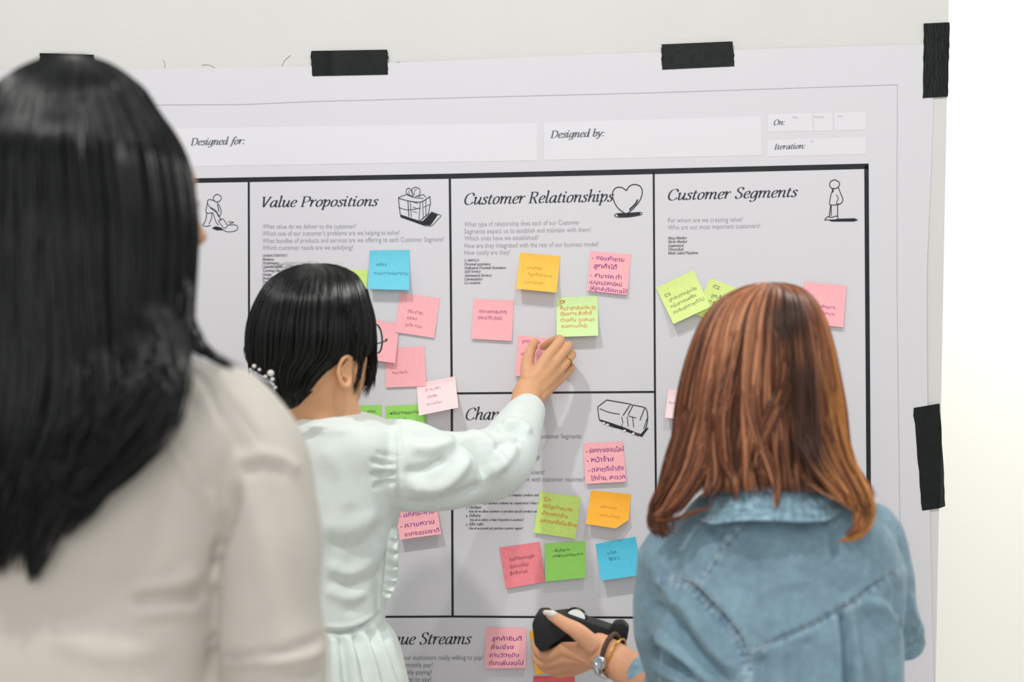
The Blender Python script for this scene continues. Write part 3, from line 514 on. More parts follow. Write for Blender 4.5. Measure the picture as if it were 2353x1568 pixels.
note([(1848.6, 647.8), (1945.4, 657), (1937.4, 752.6), (1841, 743)], 'pink', 'pink note in the right column, right of the copper hair', [('กลุ่มคนรักสุขภาพ', .22, .78, .58, .08), ('คนวัยทำงาน', .35, .78, .74, .08)], 'violet', lift=.003, seed=17, base=.003)
note([(1536.3, 893.6), (1628, 905), (1620, 971), (1528, 960)], 'pale', 'pale pink note peeking out left of the copper hair, turned writing', [('ครอบครัว', .05, .4, .5, .1)], 'mauve', lift=.012, seed=18)
note([(1339.3, 1019.3), (1432.7, 1014.5), (1438.4, 1107.7), (1345.7, 1112.7)], 'pink', 'pink note with four purple lines just below the truck drawing', [('- ช่องทางออนไลน์', .06, 1.0, .24, .14), ('- หน้าร้าน', .06, .72, .47, .14), ('- ตลาดที่เข้าถึง', .08, .96, .71, .14), ('ได้ง่าย, สะดวก', .13, .98, .92, .13)], 'purple', lift=.005, seed=19)
note([(1241, 1130), (1334.5, 1143.3), (1321.9, 1238.8), (1226.5, 1224.7)], 'kiwi', 'yellow-green note with orange writing headed Ch, below the sleeve', [('Ch', .12, .27, .20, .11), ('คิดว่าลูกค้าสามารถ', .11, .84, .37, .11), ('เข้าทางหน้าร้าน', .11, .74, .54, .11), ('และจากสื่อโซเชียล', .1, .98, .72, .11)], 'orange', lift=.004, seed=20)
note([(1358.4, 1127.3), (1450, 1136.6), (1442, 1219), (1346.3, 1204.5)], 'amber', 'orange note with its lower right corner curled over, above the lower blue note', [('- ตลาดนัด', .2, .68, .46, .08), ('- ออนไลน์', .2, .76, .70, .08)], 'brown', lift=.014, seed=21, cut=1.76, curl=.006)
note([(1147, 1259), (1240, 1246), (1253, 1337.8), (1162, 1353.3)], 'rose', 'salmon pink note left of the lower green note', [('ร้านค้าที่ทุกคนรู้จัก', .2, .82, .36, .1), ('ต้องการให้มา', .18, .66, .54, .1), ('ซื้อซ้ำบ่อย', .16, .6, .70, .1)], 'dark', lift=.005, seed=22)
note([(1251.7, 1250), (1343.8, 1243.8), (1346.3, 1328), (1253, 1337)], 'green', 'green note between the salmon note and the lower blue note', [('- เพิ่มช่องทาง', .18, .62, .24, .09), ('ขายผ่านแอปส่งอาหาร', .2, .95, .38, .09)], 'green', lift=.011, seed=23)
note([(1368.8, 1250.8), (1460, 1234), (1475.4, 1321.8), (1380.8, 1335)], 'deep', 'lower blue note beside the denim shoulder', [('บล็อก', .26, .48, .34, .1), ('รีวิว', .25, .55, .5, .09)], 'teal', lift=.017, seed=24)
note([(907, 1149), (1000, 1136), (1013.5, 1227.6), (918.6, 1240.8)], 'pink', 'pink note with purple writing below the mint sleeve', [('- แก้กระหาย', .05, .92, .46, .14), ('- ความหวาน', .05, .88, .72, .14), ('จากธรรมชาติ', .12, .97, .94, .13)], 'purple', lift=.013, seed=25)
note([(1116, 1442.4), (1210, 1443), (1208.5, 1536), (1114, 1537)], 'pink', 'pink note with four purple lines, left of the hand holding the camera', [('ลูกค้ายินดี', .16, .88, .32, .13), ('ที่จะจ่าย', .14, .68, .53, .13), ('ตามวัตถุดิบ', .1, .82, .72, .12), ('ที่เทเพิ่มลงไป', .1, .93, .92, .13)], 'purple', lift=.008, seed=26)
note([(1216, 1452), (1310, 1443), (1320, 1537), (1231, 1551)], 'amber', 'orange note mostly hidden behind the hand holding the camera', (), lift=.005, seed=27)
note([(1225.4, 1555), (1320.7, 1555), (1321, 1648), (1226, 1649)], 'red', 'red-pink note cut by the bottom edge of the photo, under the camera hand', (), lift=.004, seed=28)
# ------------------------------------------------------------------ people
def skin(name, rgb, rough=.5):
    return mat(name, srgb(*rgb), rough, .35, bump=.25, bscale=900, vary=.05, vscale=30, sss=.12)
def head_geo(c, yaw, pitch=0, roll=0, s=1.0, ear=True):
    """a head with brow, sockets, nose, lips, chin and ears; local +y is the face, +x its left; c = centre at eye height"""
    n, m = 72, 56; th = np.linspace(0, 2*math.pi, n, endpoint=False); ph = np.linspace(-math.pi/2, math.pi/2, m)
    T, Pp = np.meshgrid(th, ph); x = np.cos(Pp)*np.sin(T); y = np.cos(Pp)*np.cos(T); z = np.sin(Pp)
    X = x*.074; Y = y*.092-.005; Zz = np.where(z > 0, z*.108, z*.118)
    jaw = np.clip(-z, 0, 1); X *= 1-.30*jaw**1.5; fr = np.clip(y, 0, 1)
    Y += np.where(y < 0, .012*np.clip(z, 0, 1), 0)-np.where(y < 0, -Y*.45*jaw, 0)*1.0
    Y += fr*jaw*.006; G2 = lambda cx, cz, wx, wz: np.exp(-((X-cx)/wx)**2-((Zz-cz)/wz)**2)*(y > 0)
    Y += .021*G2(0, -.036, .011, .012)+.013*G2(0, -.018, .008, .022)+.006*G2(0, .022, .04, .010)   # nose, bridge, brow
    for sx in (-1, 1): Y += -.010*G2(sx*.031, 0, .015, .011)+.006*G2(sx*.040, -.028, .020, .016)+.006*G2(sx*.012, -.040, .007, .007)
    Y += .008*G2(0, -.062, .022, .006)+.007*G2(0, -.073, .019, .006)-.004*G2(0, -.0675, .024, .0025)+.009*G2(0, -.100, .02, .014)
    v = np.stack([X, Y, Zz], -1).reshape(-1, 3); f = grid_faces(n, m, True)+[tuple(range(n))[::-1], tuple(range((m-1)*n, m*n))]
    parts = [(v, f)]
    if ear:
        for sx in (-1, 1):
            a = np.linspace(-.4, 4.9, 12); rim = [(sx*(.074+.014*math.sin(t*.5+.4)), -.010-.019*math.cos(t-.2), -.020+.033*math.sin(t)) for t in a]
            parts.append(tube(rim, [.0042]*12, sides=8)); parts.append(tube([(sx*.070, -.006, .004), (sx*.079, -.014, -.014), (sx*.074, -.006, -.046)], [.008, .010, .0075], 8, 10, flat=((1, .3, 0), .5)))
    cy, sy = math.cos(yaw), math.sin(yaw); Rz = np.array([[cy, sy, 0], [-sy, cy, 0], [0, 0, 1]])
    cp, sp = math.cos(pitch), math.sin(pitch); Rx = np.array([[1, 0, 0], [0, cp, -sp], [0, sp, cp]])
    cr, sr = math.cos(roll), math.sin(roll); Ry = np.array([[cr, 0, sr], [0, 1, 0], [-sr, 0, cr]]); Rm = Rz@Ry@Rx
    return [(np.asarray(v)@Rm.T*s+c, f) for v, f in parts], (lambda q: Rm@np.asarray(q, float)*s+c)
def pxs(rows): return np.array([P(a, b, c) for a, b, c in rows])
def hand_geo(wrist, fingers, thumb, rmeta=.0125):
    """wrist point; each finger = knuckle, two joints, tip with radii; palm grown from metacarpals"""
    parts = []
    W = np.asarray(wrist, float)
    for j, (pts, r) in enumerate(fingers):
        q = np.array(pts); parts.append(tube(q, np.linspace(r*1.12, r*.80, len(q)), 18, 12))
        side = (j-1.5)*.010; d = q[0]-W; pr_ = np.cross(d, CAM-W); pr_ /= np.linalg.norm(pr_)
        parts.append(tube([W+pr_*side*1.0, W*.5+q[0]*.5+pr_*side*.25, q[0]], [rmeta*1.15, rmeta*1.12, r*1.22], 8, 12))
    q = np.array(thumb[0]); r = thumb[1]; parts.append(tube(q, [r*1.5, r*1.25, r*1.0, r*.78][:len(q)], 16, 12))
    for a, b in zip(fingers[:-1], fingers[1:]):
        k = (np.array(a[0][0])+np.array(b[0][0]))/2; parts.append(tube([W, W*.5+k*.5, k*.94+W*.06], [rmeta*1.1, rmeta*1.1, a[1]*1.12], 8, 12))
    parts.append(tube([W*.75+q[0]*.25, W*.35+fingers[0][0][0]*.35+q[0]*.3], [rmeta*1.1, rmeta], 6, 12))
    return parts
def legs_geo(cx, cy, hip_z, w=.10):
    out = []
    for s in (-1, 1): out.append(tube([(cx+s*w*.85, cy, hip_z), (cx+s*w*.9, cy+.01, hip_z*.55), (cx+s*w*.8, cy-.01, .09)], [.085, .055, .042], 24, 18))
    return out
def shoes(cx, cy, w, m, par):
    for s in (-1, 1):
        v, f = loft([((cx+s*w*.8, cy+.05, 0), .040, .11, .09), ((cx+s*w*.8, cy+.05, .02), .044, .12, .10), ((cx+s*w*.8, cy+.03, .05), .042, .10, .085), ((cx+s*w*.8, cy, .085), .036, .05, .06)], 20, 2.4, 10); mesh('shoe', v, f, m, par)
LX2, LX3, LX1 = P(765, 1568, -.41)[0], P(1790, 1568, -.66)[0], P(150, 1568, -1.14)[0]
M_skin2 = skin('skin_warm', (222, 168, 126)); M_skin3 = skin('skin_warm_light', (214, 158, 122)); M_skin1 = skin('skin_pale', (196, 146, 118))
M_eye = mat('eye_white', srgb(225, 222, 218), .2, .5); M_trs = mat('dark_trousers', srgb(44, 46, 54), .8, .2, vary=.1); M_shoe = mat('shoe_leather', srgb(30, 28, 28), .4, .4)
def cloth(name, rgb, vary=.05, vscale=60, bump=.35, bscale=700, attr=None, rough=.85): return mat(name, srgb(*rgb), rough, .15, bump=bump, bscale=bscale, vary=vary, vscale=vscale, sheen=.15, attr=attr)
def eyes(at, par):
    for sx in (-1, 1):
        v, f = tube([at((sx*.031, .074, 0)), at((sx*.031, .0745, 0))], [.0105, .0105], None, 14); mesh('eye', v, f, M_eye, par)
# ============ woman in mint blouse (middle, reaching up)
M_mint = cloth('mint_cotton', (221, 230, 225), .03)
HC = P(714, 818, -.47)
hg, at = head_geo(HC, .85, .30, .0, .95, ear=False)
neck = tube(pxs([(742, 800, -.49), (738, 900, -.475), (742, 985, -.45)]), [.052, .053, .064], 12, 24)
torso_b = loft(px_levels([(950, 700, 790, -.44, .04, .05), (990, 660, 890, -.43, .07, .08), (1080, 645, 895, -.42, .09, .09), (1250, 655, 880, -.41, .09, .09), (1420, 665, 862, -.41, .085, .085), (1568, 640, 885, -.41, .10, .10), (1800, 625, 905, -.41, .11, .12), (1950, 640, 895, -.41, .10, .11)]), 32, 2.3, 28)
arm_r = tube(pxs([(885, 1050, -.42), (1010, 1085, -.35), (1140, 1075, -.27), (1180, 1000, -.20), (1212, 915, -.115)]), [.050, .044, .036, .031, .0245], 34, 20)
arm_l = tube(pxs([(660, 1050, -.44), (630, 1250, -.40), (640, 1420, -.30), (700, 1480, -.20)]), [.048, .040, .034, .026], 26, 18)
hand = hand_geo(P(1212, 912, -.118), [
    (pxs([(1259, 818, -.100), (1287, 782, -.078), (1268, 785, -.045), (1248, 797, -.022)]), .0088),
    (pxs([(1277, 830, -.094), (1305, 796, -.072), (1296, 800, -.036), (1278, 808, -.016)]), .0088),
    (pxs([(1289, 846, -.084), (1313, 816, -.062), (1307, 818, -.030), (1292, 824, -.014)]), .0084),
    (pxs([(1292, 866, -.070), (1312, 846, -.050), (1306, 844, -.024), (1293, 848, -.012)]), .0074)],
    (pxs([(1213, 868, -.112), (1212, 834, -.088), (1218, 810, -.058), (1229, 786, -.026)]), .0095))
fore = tube(pxs([(1195, 960, -.16), (1206, 925, -.128), (1216, 895, -.112)]), [.0265, .0250, .0255], 10, 20, flat=((0, 1, 0), .85))
body = remesh(hg+[neck, torso_b, arm_l]+legs_geo(LX2, -.41, .80), .0040, 5)
ear2 = [tube(pxs([(806, 836, -.525), (801, 820, -.532), (790, 823, -.538), (781, 838, -.540), (778, 856, -.540), (782, 874, -.537), (791, 888, -.532), (801, 884, -.526), (804, 868, -.522)]), [.0030, .0032, .0034, .0036, .0036, .0038, .0048, .0042, .0030], 40, 10),
        tube(pxs([(800, 832, -.528), (790, 842, -.532), (788, 858, -.532), (794, 868, -.530)]), [.0024]*4, 16, 8), tube(pxs([(800, 826, -.522), (796, 850, -.520), (798, 884, -.520)]), [.0075, .0085, .0065], 14, 12)]
body2 = remesh(hand+ear2+[fore, tube(pxs([(1140, 1075, -.27), (1178, 1000, -.20), (1200, 945, -.145)]), [.034, .030, .026], 12, 18)], .0017, 7)
V, Fc = join([(a[0], [tuple(q) for q in a[1]]) for a in (body, body2)])
pw2 = mesh('person', V, Fc, M_skin2)
tag(pw2, 'dark-haired woman in mint blouse and round glasses, arm raised to the poster', 'person')
eyes(at, pw2)
# nails and ring
def nail(p, r, m, par, d=(0, -1, 0), s=(1, 1)):
    v, f = tube([p, p+np.array(d)*.0015], [r, r*.8], None, 10); mesh('fingernail', v, f, m, par)
M_nail = mat('fingernail', srgb(228, 180, 160), .25, .5); M_gold = mat('gold', srgb(214, 160, 62), .25, .5, metal=.9)
rc = P(1303, 829, -.073); rd = P(1313, 816, -.062)-P(1289, 846, -.084); rd /= np.linalg.norm(rd)
def torus(c, ax, R, r, n=36, k=10, sq=1.0):
    ax = np.asarray(ax, float); ax /= np.linalg.norm(ax); a = np.cross(ax, [0, 0, 1.]); a = a/np.linalg.norm(a) if np.linalg.norm(a) > .1 else np.array([1., 0, 0]); b = np.cross(ax, a); V = []
    for i in range(n):
        t = 2*math.pi*i/n; e = math.cos(t)*a+math.sin(t)*b*sq
        for j in range(k): u = 2*math.pi*j/k; V.append(c+e*(R+r*math.cos(u))+ax*r*math.sin(u))
    return V, [(i*k+j, ((i+1) % n)*k+j, ((i+1) % n)*k+(j+1) % k, i*k+(j+1) % k) for i in range(n) for j in range(k)]
v, f = torus(rc, rd, .0098, .0013); mesh('gold_ring', v, f, M_gold, pw2)
# blouse
tor = loft(px_levels([(940, 668, 806, -.452, .050, .060), (948, 655, 822, -.450, .055, .065), (962, 645, 868, -.44, .072, .080), (985, 632, 908, -.435, .090, .098), (1030, 622, 925, -.43, .105, .112), (1110, 620, 922, -.42, .11, .116), (1190, 628, 912, -.42, .11, .114), (1270, 636, 897, -.41, .105, .108), (1350, 642, 886, -.41, .100, .104), (1400, 646, 882, -.41, .10, .104), (1440, 644, 880, -.41, .104, .108), (1475, 632, 905, -.41, .120, .125), (1568, 615, 930, -.41, .135, .14), (1700, 600, 950, -.41, .15, .15), (1800, 595, 955, -.41, .15, .155)]), 48, 2.5, 60)
slv = tube(pxs([(880, 1062, -.43), (930, 1070, -.42), (1000, 1082, -.375), (1075, 1078, -.325), (1140, 1062, -.275), (1176, 1012, -.215), (1200, 964, -.170), (1210, 948, -.155)]), [.066, .070, .064, .060, .0575, .0475, .0375, .0335], 44, 28)
slv2 = tube(pxs([(665, 1060, -.44), (632, 1250, -.40), (640, 1420, -.30), (690, 1470, -.22)]), [.064, .052, .044, .034], 26, 20)
V, Fc, N = remesh([tor, slv, slv2], .0036, 4)
FOLD2 = [([(915, 972), (918, 1040), (916, 1110), (912, 1180)], 5, -.004), ([(905, 975), (908, 1060), (904, 1160)], 6, .002),
    ([(1035, 1000), (1085, 1030), (1108, 1065), (1110, 1105)], 7, -.012), ([(1060, 990), (1110, 1012), (1140, 1050), (1145, 1090)], 14, .007), ([(930, 1115), (1000, 1120), (1055, 1080), (1070, 1040)], 16, .008), ([(925, 1085), (980, 1080), (1030, 1050)], 12, -.005),
    ([(1140, 985), (1180, 988), (1205, 1010)], 7, -.007), ([(1150, 975), (1195, 972), (1220, 1000)], 9, .005), ([(925, 1150), (975, 1165), (1060, 1140), (1120, 1110)], 12, -.005), ([(935, 1030), (990, 1030), (1050, 1010)], 14, .005),
    ([(1180, 1010), (1170, 1050), (1120, 1095)], 14, .005), ([(1125, 1045), (1155, 1020), (1200, 1020)], 8, -.004), ([(925, 990), (960, 1000), (1010, 1010)], 10, -.003),
    ([(850, 1058), (880, 1066), (912, 1068)], 6, -.005), ([(850, 1090), (885, 1090), (912, 1088)], 6, -.005), ([(860, 1075), (890, 1078), (912, 1078)], 5, .004), ([(855, 1120), (885, 1112), (912, 1108)], 6, -.004), ([(860, 1040), (890, 1046), (912, 1050)], 5, -.003),
    ([(745, 1290), (800, 1315), (850, 1290), (885, 1240)], 16, .009), ([(745, 1330), (800, 1345), (860, 1330), (882, 1300)], 14, -.006), ([(745, 1240), (790, 1255), (840, 1245), (890, 1190)], 16, -.006), ([(745, 1355), (800, 1375), (850, 1360)], 14, .006),
    ([(735, 1200), (800, 1215), (880, 1180)], 20, .004), ([(780, 1400), (830, 1395), (875, 1340)], 14, -.004), ([(740, 1020), (790, 1100), (800, 1180)], 22, .003), ([(700, 975), (740, 990), (800, 990)], 10, .003),
    ([(735, 1452), (800, 1452), (850, 1432), (885, 1395)], 6, -.007), ([(735, 1441), (800, 1441), (850, 1420), (880, 1390)], 5, .003)]
for k, (x0, x1, h) in enumerate([(748, 752, -.008), (765, 775, .008), (780, 800, -.009), (798, 822, .008), (810, 845, -.008), (828, 870, .008), (842, 890, -.007), (855, 905, .008), (868, 920, -.006), (880, 935, .006), (757, 762, .005), (790, 812, .005)]):
    FOLD2.append(([(x0, 1458-max(0, x0-800)*.45), ((x0+x1)/2, 1510), (x1, 1600)], 6.5, h*.9))
V = folds(V, N, [(a, b, h*(1.7 if a[0][0] > 905 and a[0][1] < 1170 else (.75 if 1190 < a[0][1] < 1420 else 1.3))) for a, b, h in FOLD2])+N*wobble(V, .0006, 38, 3)[:, None]
shirt2 = mesh('blouse', V, Fc, M_mint, pw2)
shirt2['label'] = 'mint cotton blouse with puffed sleeve'
# ruffle under the arm, shoulder seam, cuff
def ribbon(path, wd, m, name, par, n=60, ruf=.004, fr=40, th=.0012, dirv=(1, 0, 0)):
    p = catmull(pxs(path), n); d = np.asarray(dirv, float); t = np.linspace(0, 1, n); k = 5; V = []
    for s in np.linspace(0, 1, k):
        o = p+d*(s*wd)[None] if False else p+np.outer(np.ones(n)*s*wd*(.6+.4*np.sin(np.pi*t)), d); o[:, 1] += ruf*s*np.sin(t*fr); o[:, 2] += ruf*s*.6*np.cos(t*fr*.8); V.append(o)
    a = np.vstack(V); b = a.copy(); b[:, 1] += th; f = grid_faces(n, k); nn = len(a)
    f2 = f+[tuple(nn+i for i in q[::-1]) for q in f]+[((k-1)*n+i, (k-1)*n+i+1, nn+(k-1)*n+i+1, nn+(k-1)*n+i) for i in range(n-1)]
    return mesh(name, np.vstack([a, b]), f2, m, par)
ribbon([(893, 1215, -.45), (888, 1260, -.455), (884, 1310, -.45), (880, 1350, -.45), (876, 1378, -.45)], .020, M_mint, 'ruffle', pw2, ruf=.006, fr=46)
# glasses
M_frame = mat('black_metal', srgb(34, 34, 38), .3, .5, metal=.5); M_lens = bpy.data.materials.new('lens_glass'); M_lens.use_nodes = True; b_ = M_lens.node_tree.nodes['Principled BSDF']
b_.inputs['Base Color'].default_value = (.97, 1, .98, 1); b_.inputs['Roughness'].default_value = .02; b_.inputs['Transmission Weight'].default_value = 1; b_.inputs['IOR'].default_value = 1.12
gl = bpy.data.objects.new('glasses', None); COL.objects.link(gl); gl.parent = pw2; gl['label'] = 'round thin-rimmed black glasses'
gc = P(866, 779, -.385); gax = np.array([.84, .54, .05])
v, f = torus(gc, gax, .0222, .0014, 48, 8); mesh('lens_rim', v, f, M_frame, gl)
gc2 = gc+np.array([-.034, .050, 0]); v, f = torus(gc2, gax, .0222, .0014, 48, 8); mesh('lens_rim', v, f, M_frame, gl)
for c_ in (gc, gc2):
    a_ = gax/np.linalg.norm(gax); u1 = np.cross(a_, [0, 0, 1.]); u1 /= np.linalg.norm(u1); u2 = np.cross(a_, u1); n_ = 40
    ring = [c_+.0213*(math.cos(t)*u1+math.sin(t)*u2) for t in np.linspace(0, 2*math.pi, n_, endpoint=False)]; dd = a_*.0006
    v = [p-dd for p in ring]+[p+dd for p in ring]; mesh('lens', v, [tuple(range(n_)), tuple(range(n_, 2*n_))[::-1]]+[(i, n_+i, n_+(i+1) % n_, (i+1) % n_) for i in range(n_)], M_lens, gl, smooth=False)
v, f = tube([gc+np.array([-.0115, .018, .004]), gc+np.array([-.016, .026, .009]), gc2+np.array([.0115, -.018, .004])], [.001]*3, 8, 8); mesh('bridge', v, f, M_frame, gl)
v, f = tube(pxs([(888, 781, -.397), (884, 785, -.407), (862, 791, -.425), (830, 797, -.455), (800, 803, -.50), (790, 830, -.52)]), [.0022, .0012, .001, .001, .001, .001], 24, 8); mesh('temple_arm', v, f, M_frame, gl)
# hair
def hairmat(name, base, rough, attr=None, spec=.5):
    m = mat(name, base, rough, spec, attr=attr); b = m.node_tree.nodes['Principled BSDF']; b.inputs['Anisotropic'].default_value = .6; return m
M_hk = hairmat('black_hair', srgb(19, 20, 19), .30, spec=.5); M_hk1 = hairmat('black_hair_long', srgb(14, 17, 16), .28, spec=.42); M_hkb = mat('black_hair_under', srgb(16, 18, 17), .7, .1)
H2 = [(608, 712, 738, -.47, .006, .006), (612, 690, 765, -.47, .03, .03), (620, 664, 794, -.47, .048, .045), (634, 636, 820, -.47, .066, .06), (655, 610, 838, -.47, .082, .076), (690, 588, 855, -.47, .096, .092), (735, 572, 864, -.47, .103, .102), (780, 566, 866, -.47, .10, .104), (815, 568, 853, -.47, .092, .100), (842, 576, 818, -.47, .082, .094), (868, 590, 786, -.475, .068, .084), (895, 612, 760, -.48, .058, .074), (920, 634, 728, -.485, .044, .058), (938, 656, 694, -.49, .02, .03)]
H2 = [(a, b+12*min(1, max(0, (a-612)/60)), c-15*min(1, max(0, (a-612)/60)), d, e, f) for a, b, c, d, e, f in H2]
hv = HairVol(H2, 70, 2.15); v, f = hv.mesh(.962); hb = mesh('hair', v, f, M_hkb, pw2)
def strands(hv, n, K, vstart, vend, jit=.02, rad=.0007, seed=0, phis=(-math.pi, math.pi), wave=.02, clump=14, swirl=0, radj=(.985, 1.02), vmid=1.0):
    r = np.random.default_rng(seed); phi0 = r.uniform(phis[0], phis[1], n); cl = r.uniform(phis[0], phis[1], n//clump+2)
    ci = np.abs(phi0[:, None]-cl[None]).argmin(1) if n*len(cl) < 4e7 else np.zeros(n, int); t = np.linspace(0, 1, K)[None]
    v0 = r.uniform(*vstart, n)[:, None]; v1 = r.uniform(*vend, n)[:, None]; v1 = np.minimum(v1, vmid+(1-vmid)*np.clip(np.abs(phi0[:, None])/1.25, 0, 1)**4+r.uniform(-.05, .02, (n, 1))); v = v0+(v1-v0)*t
    cw = (cl[ci]-phi0)[:, None]; cs = np.sin(ci*12.9898)*.5; phi = phi0[:, None]+cw*.55*t**1.2+wave*np.sin(ci[:, None]*3.1+t*(5+3*cs[:, None]))*t+swirl*(1-t)**2
    sc = r.uniform(*radj, n)[:, None]+.012*cs[:, None]
    sc = sc+(.018*np.sin(ci*5.3)[:, None]+.012*np.sin(ci[:, None]*2.1+t*6))*np.clip(t*2, 0, 1); S = hv.pt(phi, v, sc); S += r.normal(size=(n, 1, 3))*.0006
    R = np.full((n, K), rad)*r.uniform(.6, 1.3, n)[:, None]; R[:, -8:] *= np.array([.97, .92, .84, .74, .62, .48, .32, .12]); R[:, 0] *= .4
    return S, R, ci
S, R, ci = strands(hv, 5200, 26, (.0, .12), (.80, 1.0), rad=.00085, seed=5, wave=.05)
hs = strand_mesh(S, R, 'hair_strands', M_hk, hb)
S = np.concatenate([lock([(838, 665, -.44), (855, 740, -.43), (855, 810, -.43), (850, 868, -.43), (836, 918, -.43)], 110, .0022, .0045, seed=1), lock([(836, 680, -.46), (853, 760, -.45), (858, 840, -.44), (852, 898, -.44)], 60, .002, .003, seed=2), lock([(825, 700, -.50), (836, 790, -.50), (826, 860, -.49), (812, 925, -.48)], 26, .002, .0018, seed=3), lock([(800, 700, -.545), (822, 780, -.54), (822, 850, -.515)], 40, .004, .003, seed=31),
     lock([(600, 760, -.5), (567, 790, -.5), (563, 815, -.49), (572, 840, -.49)], 5, .001, .001, seed=6), lock([(700, 900, -.57), (672, 930, -.565), (655, 940, -.56)], 50, .006, .003, seed=8)])
rr = np.full(S.shape[:2], .00055); rr[:, -4:] *= np.array([.8, .6, .4, .1]); strand_mesh(S, rr, 'loose_hair', M_hk, hb)
fly = []
r_ = np.random.default_rng(3)
for i in range(34):
    x = r_.uniform(640, 790); y0 = 634-20*math.cos((x-712)/62); dx = float(np.clip(r_.normal(), -1.2, 1.2))*24; h = r_.uniform(3, 20); fly.append(lock([(x-dx*.6, y0+6, -.48), (x, y0-h*.55, -.47), (x+dx*.8, y0-h*.7, -.47), (x+dx*1.5, y0-h*.3, -.46)], 1, .001, .002, seed=100+i, wav=.0002))
S = np.concatenate(fly); rr = np.full(S.shape[:2], .00022); strand_mesh(S, rr, 'flyaway_hair', M_hk, hb)
# pearl clip at the nape
M_pearl = mat('pearl', srgb(228, 226, 220), .15, .6); M_silver = mat('silver', srgb(190, 196, 204), .2, .5, metal=.9)
clip = bpy.data.objects.new('pearl_hair_clip', None); COL.objects.link(clip); clip.parent = pw2
for x, y, r in ((580, 848, 5), (592, 856, 4), (618, 864, 8), (606, 872, 4.5), (622, 878, 5), (629, 897, 3.5)):
    c = P(x+4, y-6, -.60); rad = r/1660; v, f = tube([c, c+np.array([.00002, 0, 0])], [rad, rad], None, 16); mesh('pearl', v, f, M_pearl, clip)
v, f = tube(pxs([(575, 850, -.595), (592, 862, -.595), (612, 873, -.595), (627, 884, -.595), (631, 899, -.595)]), [.0024, .003, .003, .0026, .001], 20, 10); mesh('clip_bar', v, f, M_silver, clip)
tr_ = remesh([loft([((LX2, -.41, .86), .135, .10, .11), ((LX2, -.41, .78), .16, .11, .12), ((LX2, -.41, .70), .15, .10, .10)], 30, 2.2, 8)]+[tube([(LX2+s*.08, -.41, .76), (LX2+s*.085, -.40, .45), (LX2+s*.08, -.42, .07)], [.092, .072, .060], 16, 18) for s in (-1, 1)], .009, 3)
mesh('trousers', tr_[0], tr_[1], M_trs, pw2); shoes(LX2, -.42, .10, M_shoe, pw2)
# ============ copper-haired woman in denim (right)
D3 = -.66
M_den = cloth('light_denim', (134, 164, 182), .10, 90, .5, 900, attr='Col')
hg, at = head_geo(P(1752, 830, D3+.03), .25, -.15, 0, 1.0)
neck = tube(pxs([(1755, 900, D3), (1760, 1010, D3), (1770, 1120, D3)]), [.054, .053, .062], 12, 24)
tb = loft(px_levels([(1120, 1690, 1850, D3, .045, .05), (1200, 1590, 1990, D3+.01, .07, .07), (1350, 1560, 2040, D3+.02, .09, .09), (1568, 1590, 2010, D3+.03, .09, .09), (1900, 1600, 2000, D3+.03, .10, .10), (2300, 1560, 2040, D3+.03, .11, .12), (2480, 1590, 2010, D3+.03, .10, .1)]), 32, 2.3, 26)
armr = tube(pxs([(1985, 1260, D3+.01), (2030, 1350, D3+.02), (2066, 1440, D3+.03), (2050, 1480, D3+.10), (2000, 1500, D3+.22)]), [.034, .024, .019, .020, .020], 26, 18)
arml = tube(pxs([(1560, 1320, D3+.02), (1530, 1500, D3+.08), (1530, 1600, D3+.15), (1470, 1560, D3+.20), (1385, 1502, -.405)]), [.05, .043, .037, .031, .0255], 34, 20)
hand3 = hand_geo(P(1388, 1500, -.41), [
    (pxs([(1296, 1492, -.392), (1256, 1508, -.375), (1232, 1486, -.352), (1243, 1458, -.335)]), .0092),
    (pxs([(1298, 1512, -.385), (1252, 1524, -.365), (1232, 1505, -.340), (1250, 1480, -.325)]), .0092),
    (pxs([(1304, 1528, -.375), (1262, 1538, -.352), (1242, 1520, -.330), (1262, 1496, -.318)]), .0087),
    (pxs([(1314, 1542, -.362), (1278, 1547, -.340), (1262, 1532, -.320), (1280, 1512, -.312)]), .0078)],
    (pxs([(1362, 1484, -.425), (1328, 1452, -.432), (1298, 1434, -.428), (1266, 1414, -.414)]), .0105), rmeta=.0145)
fore3 = tube(pxs([(1470, 1556, -.44), (1425, 1526, -.425), (1380, 1496, -.41)]), [.031, .0275, .0265], 10, 20)
body = remesh(hg+[neck, tb, armr]+legs_geo(LX3, D3, .78), .0042, 5)
b2 = remesh(hand3+[fore3, tube(pxs([(1530, 1600, D3+.15), (1500, 1580, -.47), (1468, 1556, -.44)]), [.036, .034, .031], 10, 20)], .0018, 7)
V, Fc = join([(a[0], [tuple(q) for q in a[1]]) for a in (body, b2)])
pw3 = mesh('person', V, Fc, M_skin3)
tag(pw3, 'copper-haired woman in light denim shirt seen from behind, holding a black camera', 'person')
eyes(at, pw3)
M_nailw = mat('white_nail_polish', srgb(232, 222, 214), .25, .5)
v, f = tube(pxs([(1270, 1412, -.424), (1255, 1409, -.416)]), [.0072, .0052], 8, 12, flat=((0, 1, .6), .55)); mesh('thumbnail', v, f, M_nailw, pw3)
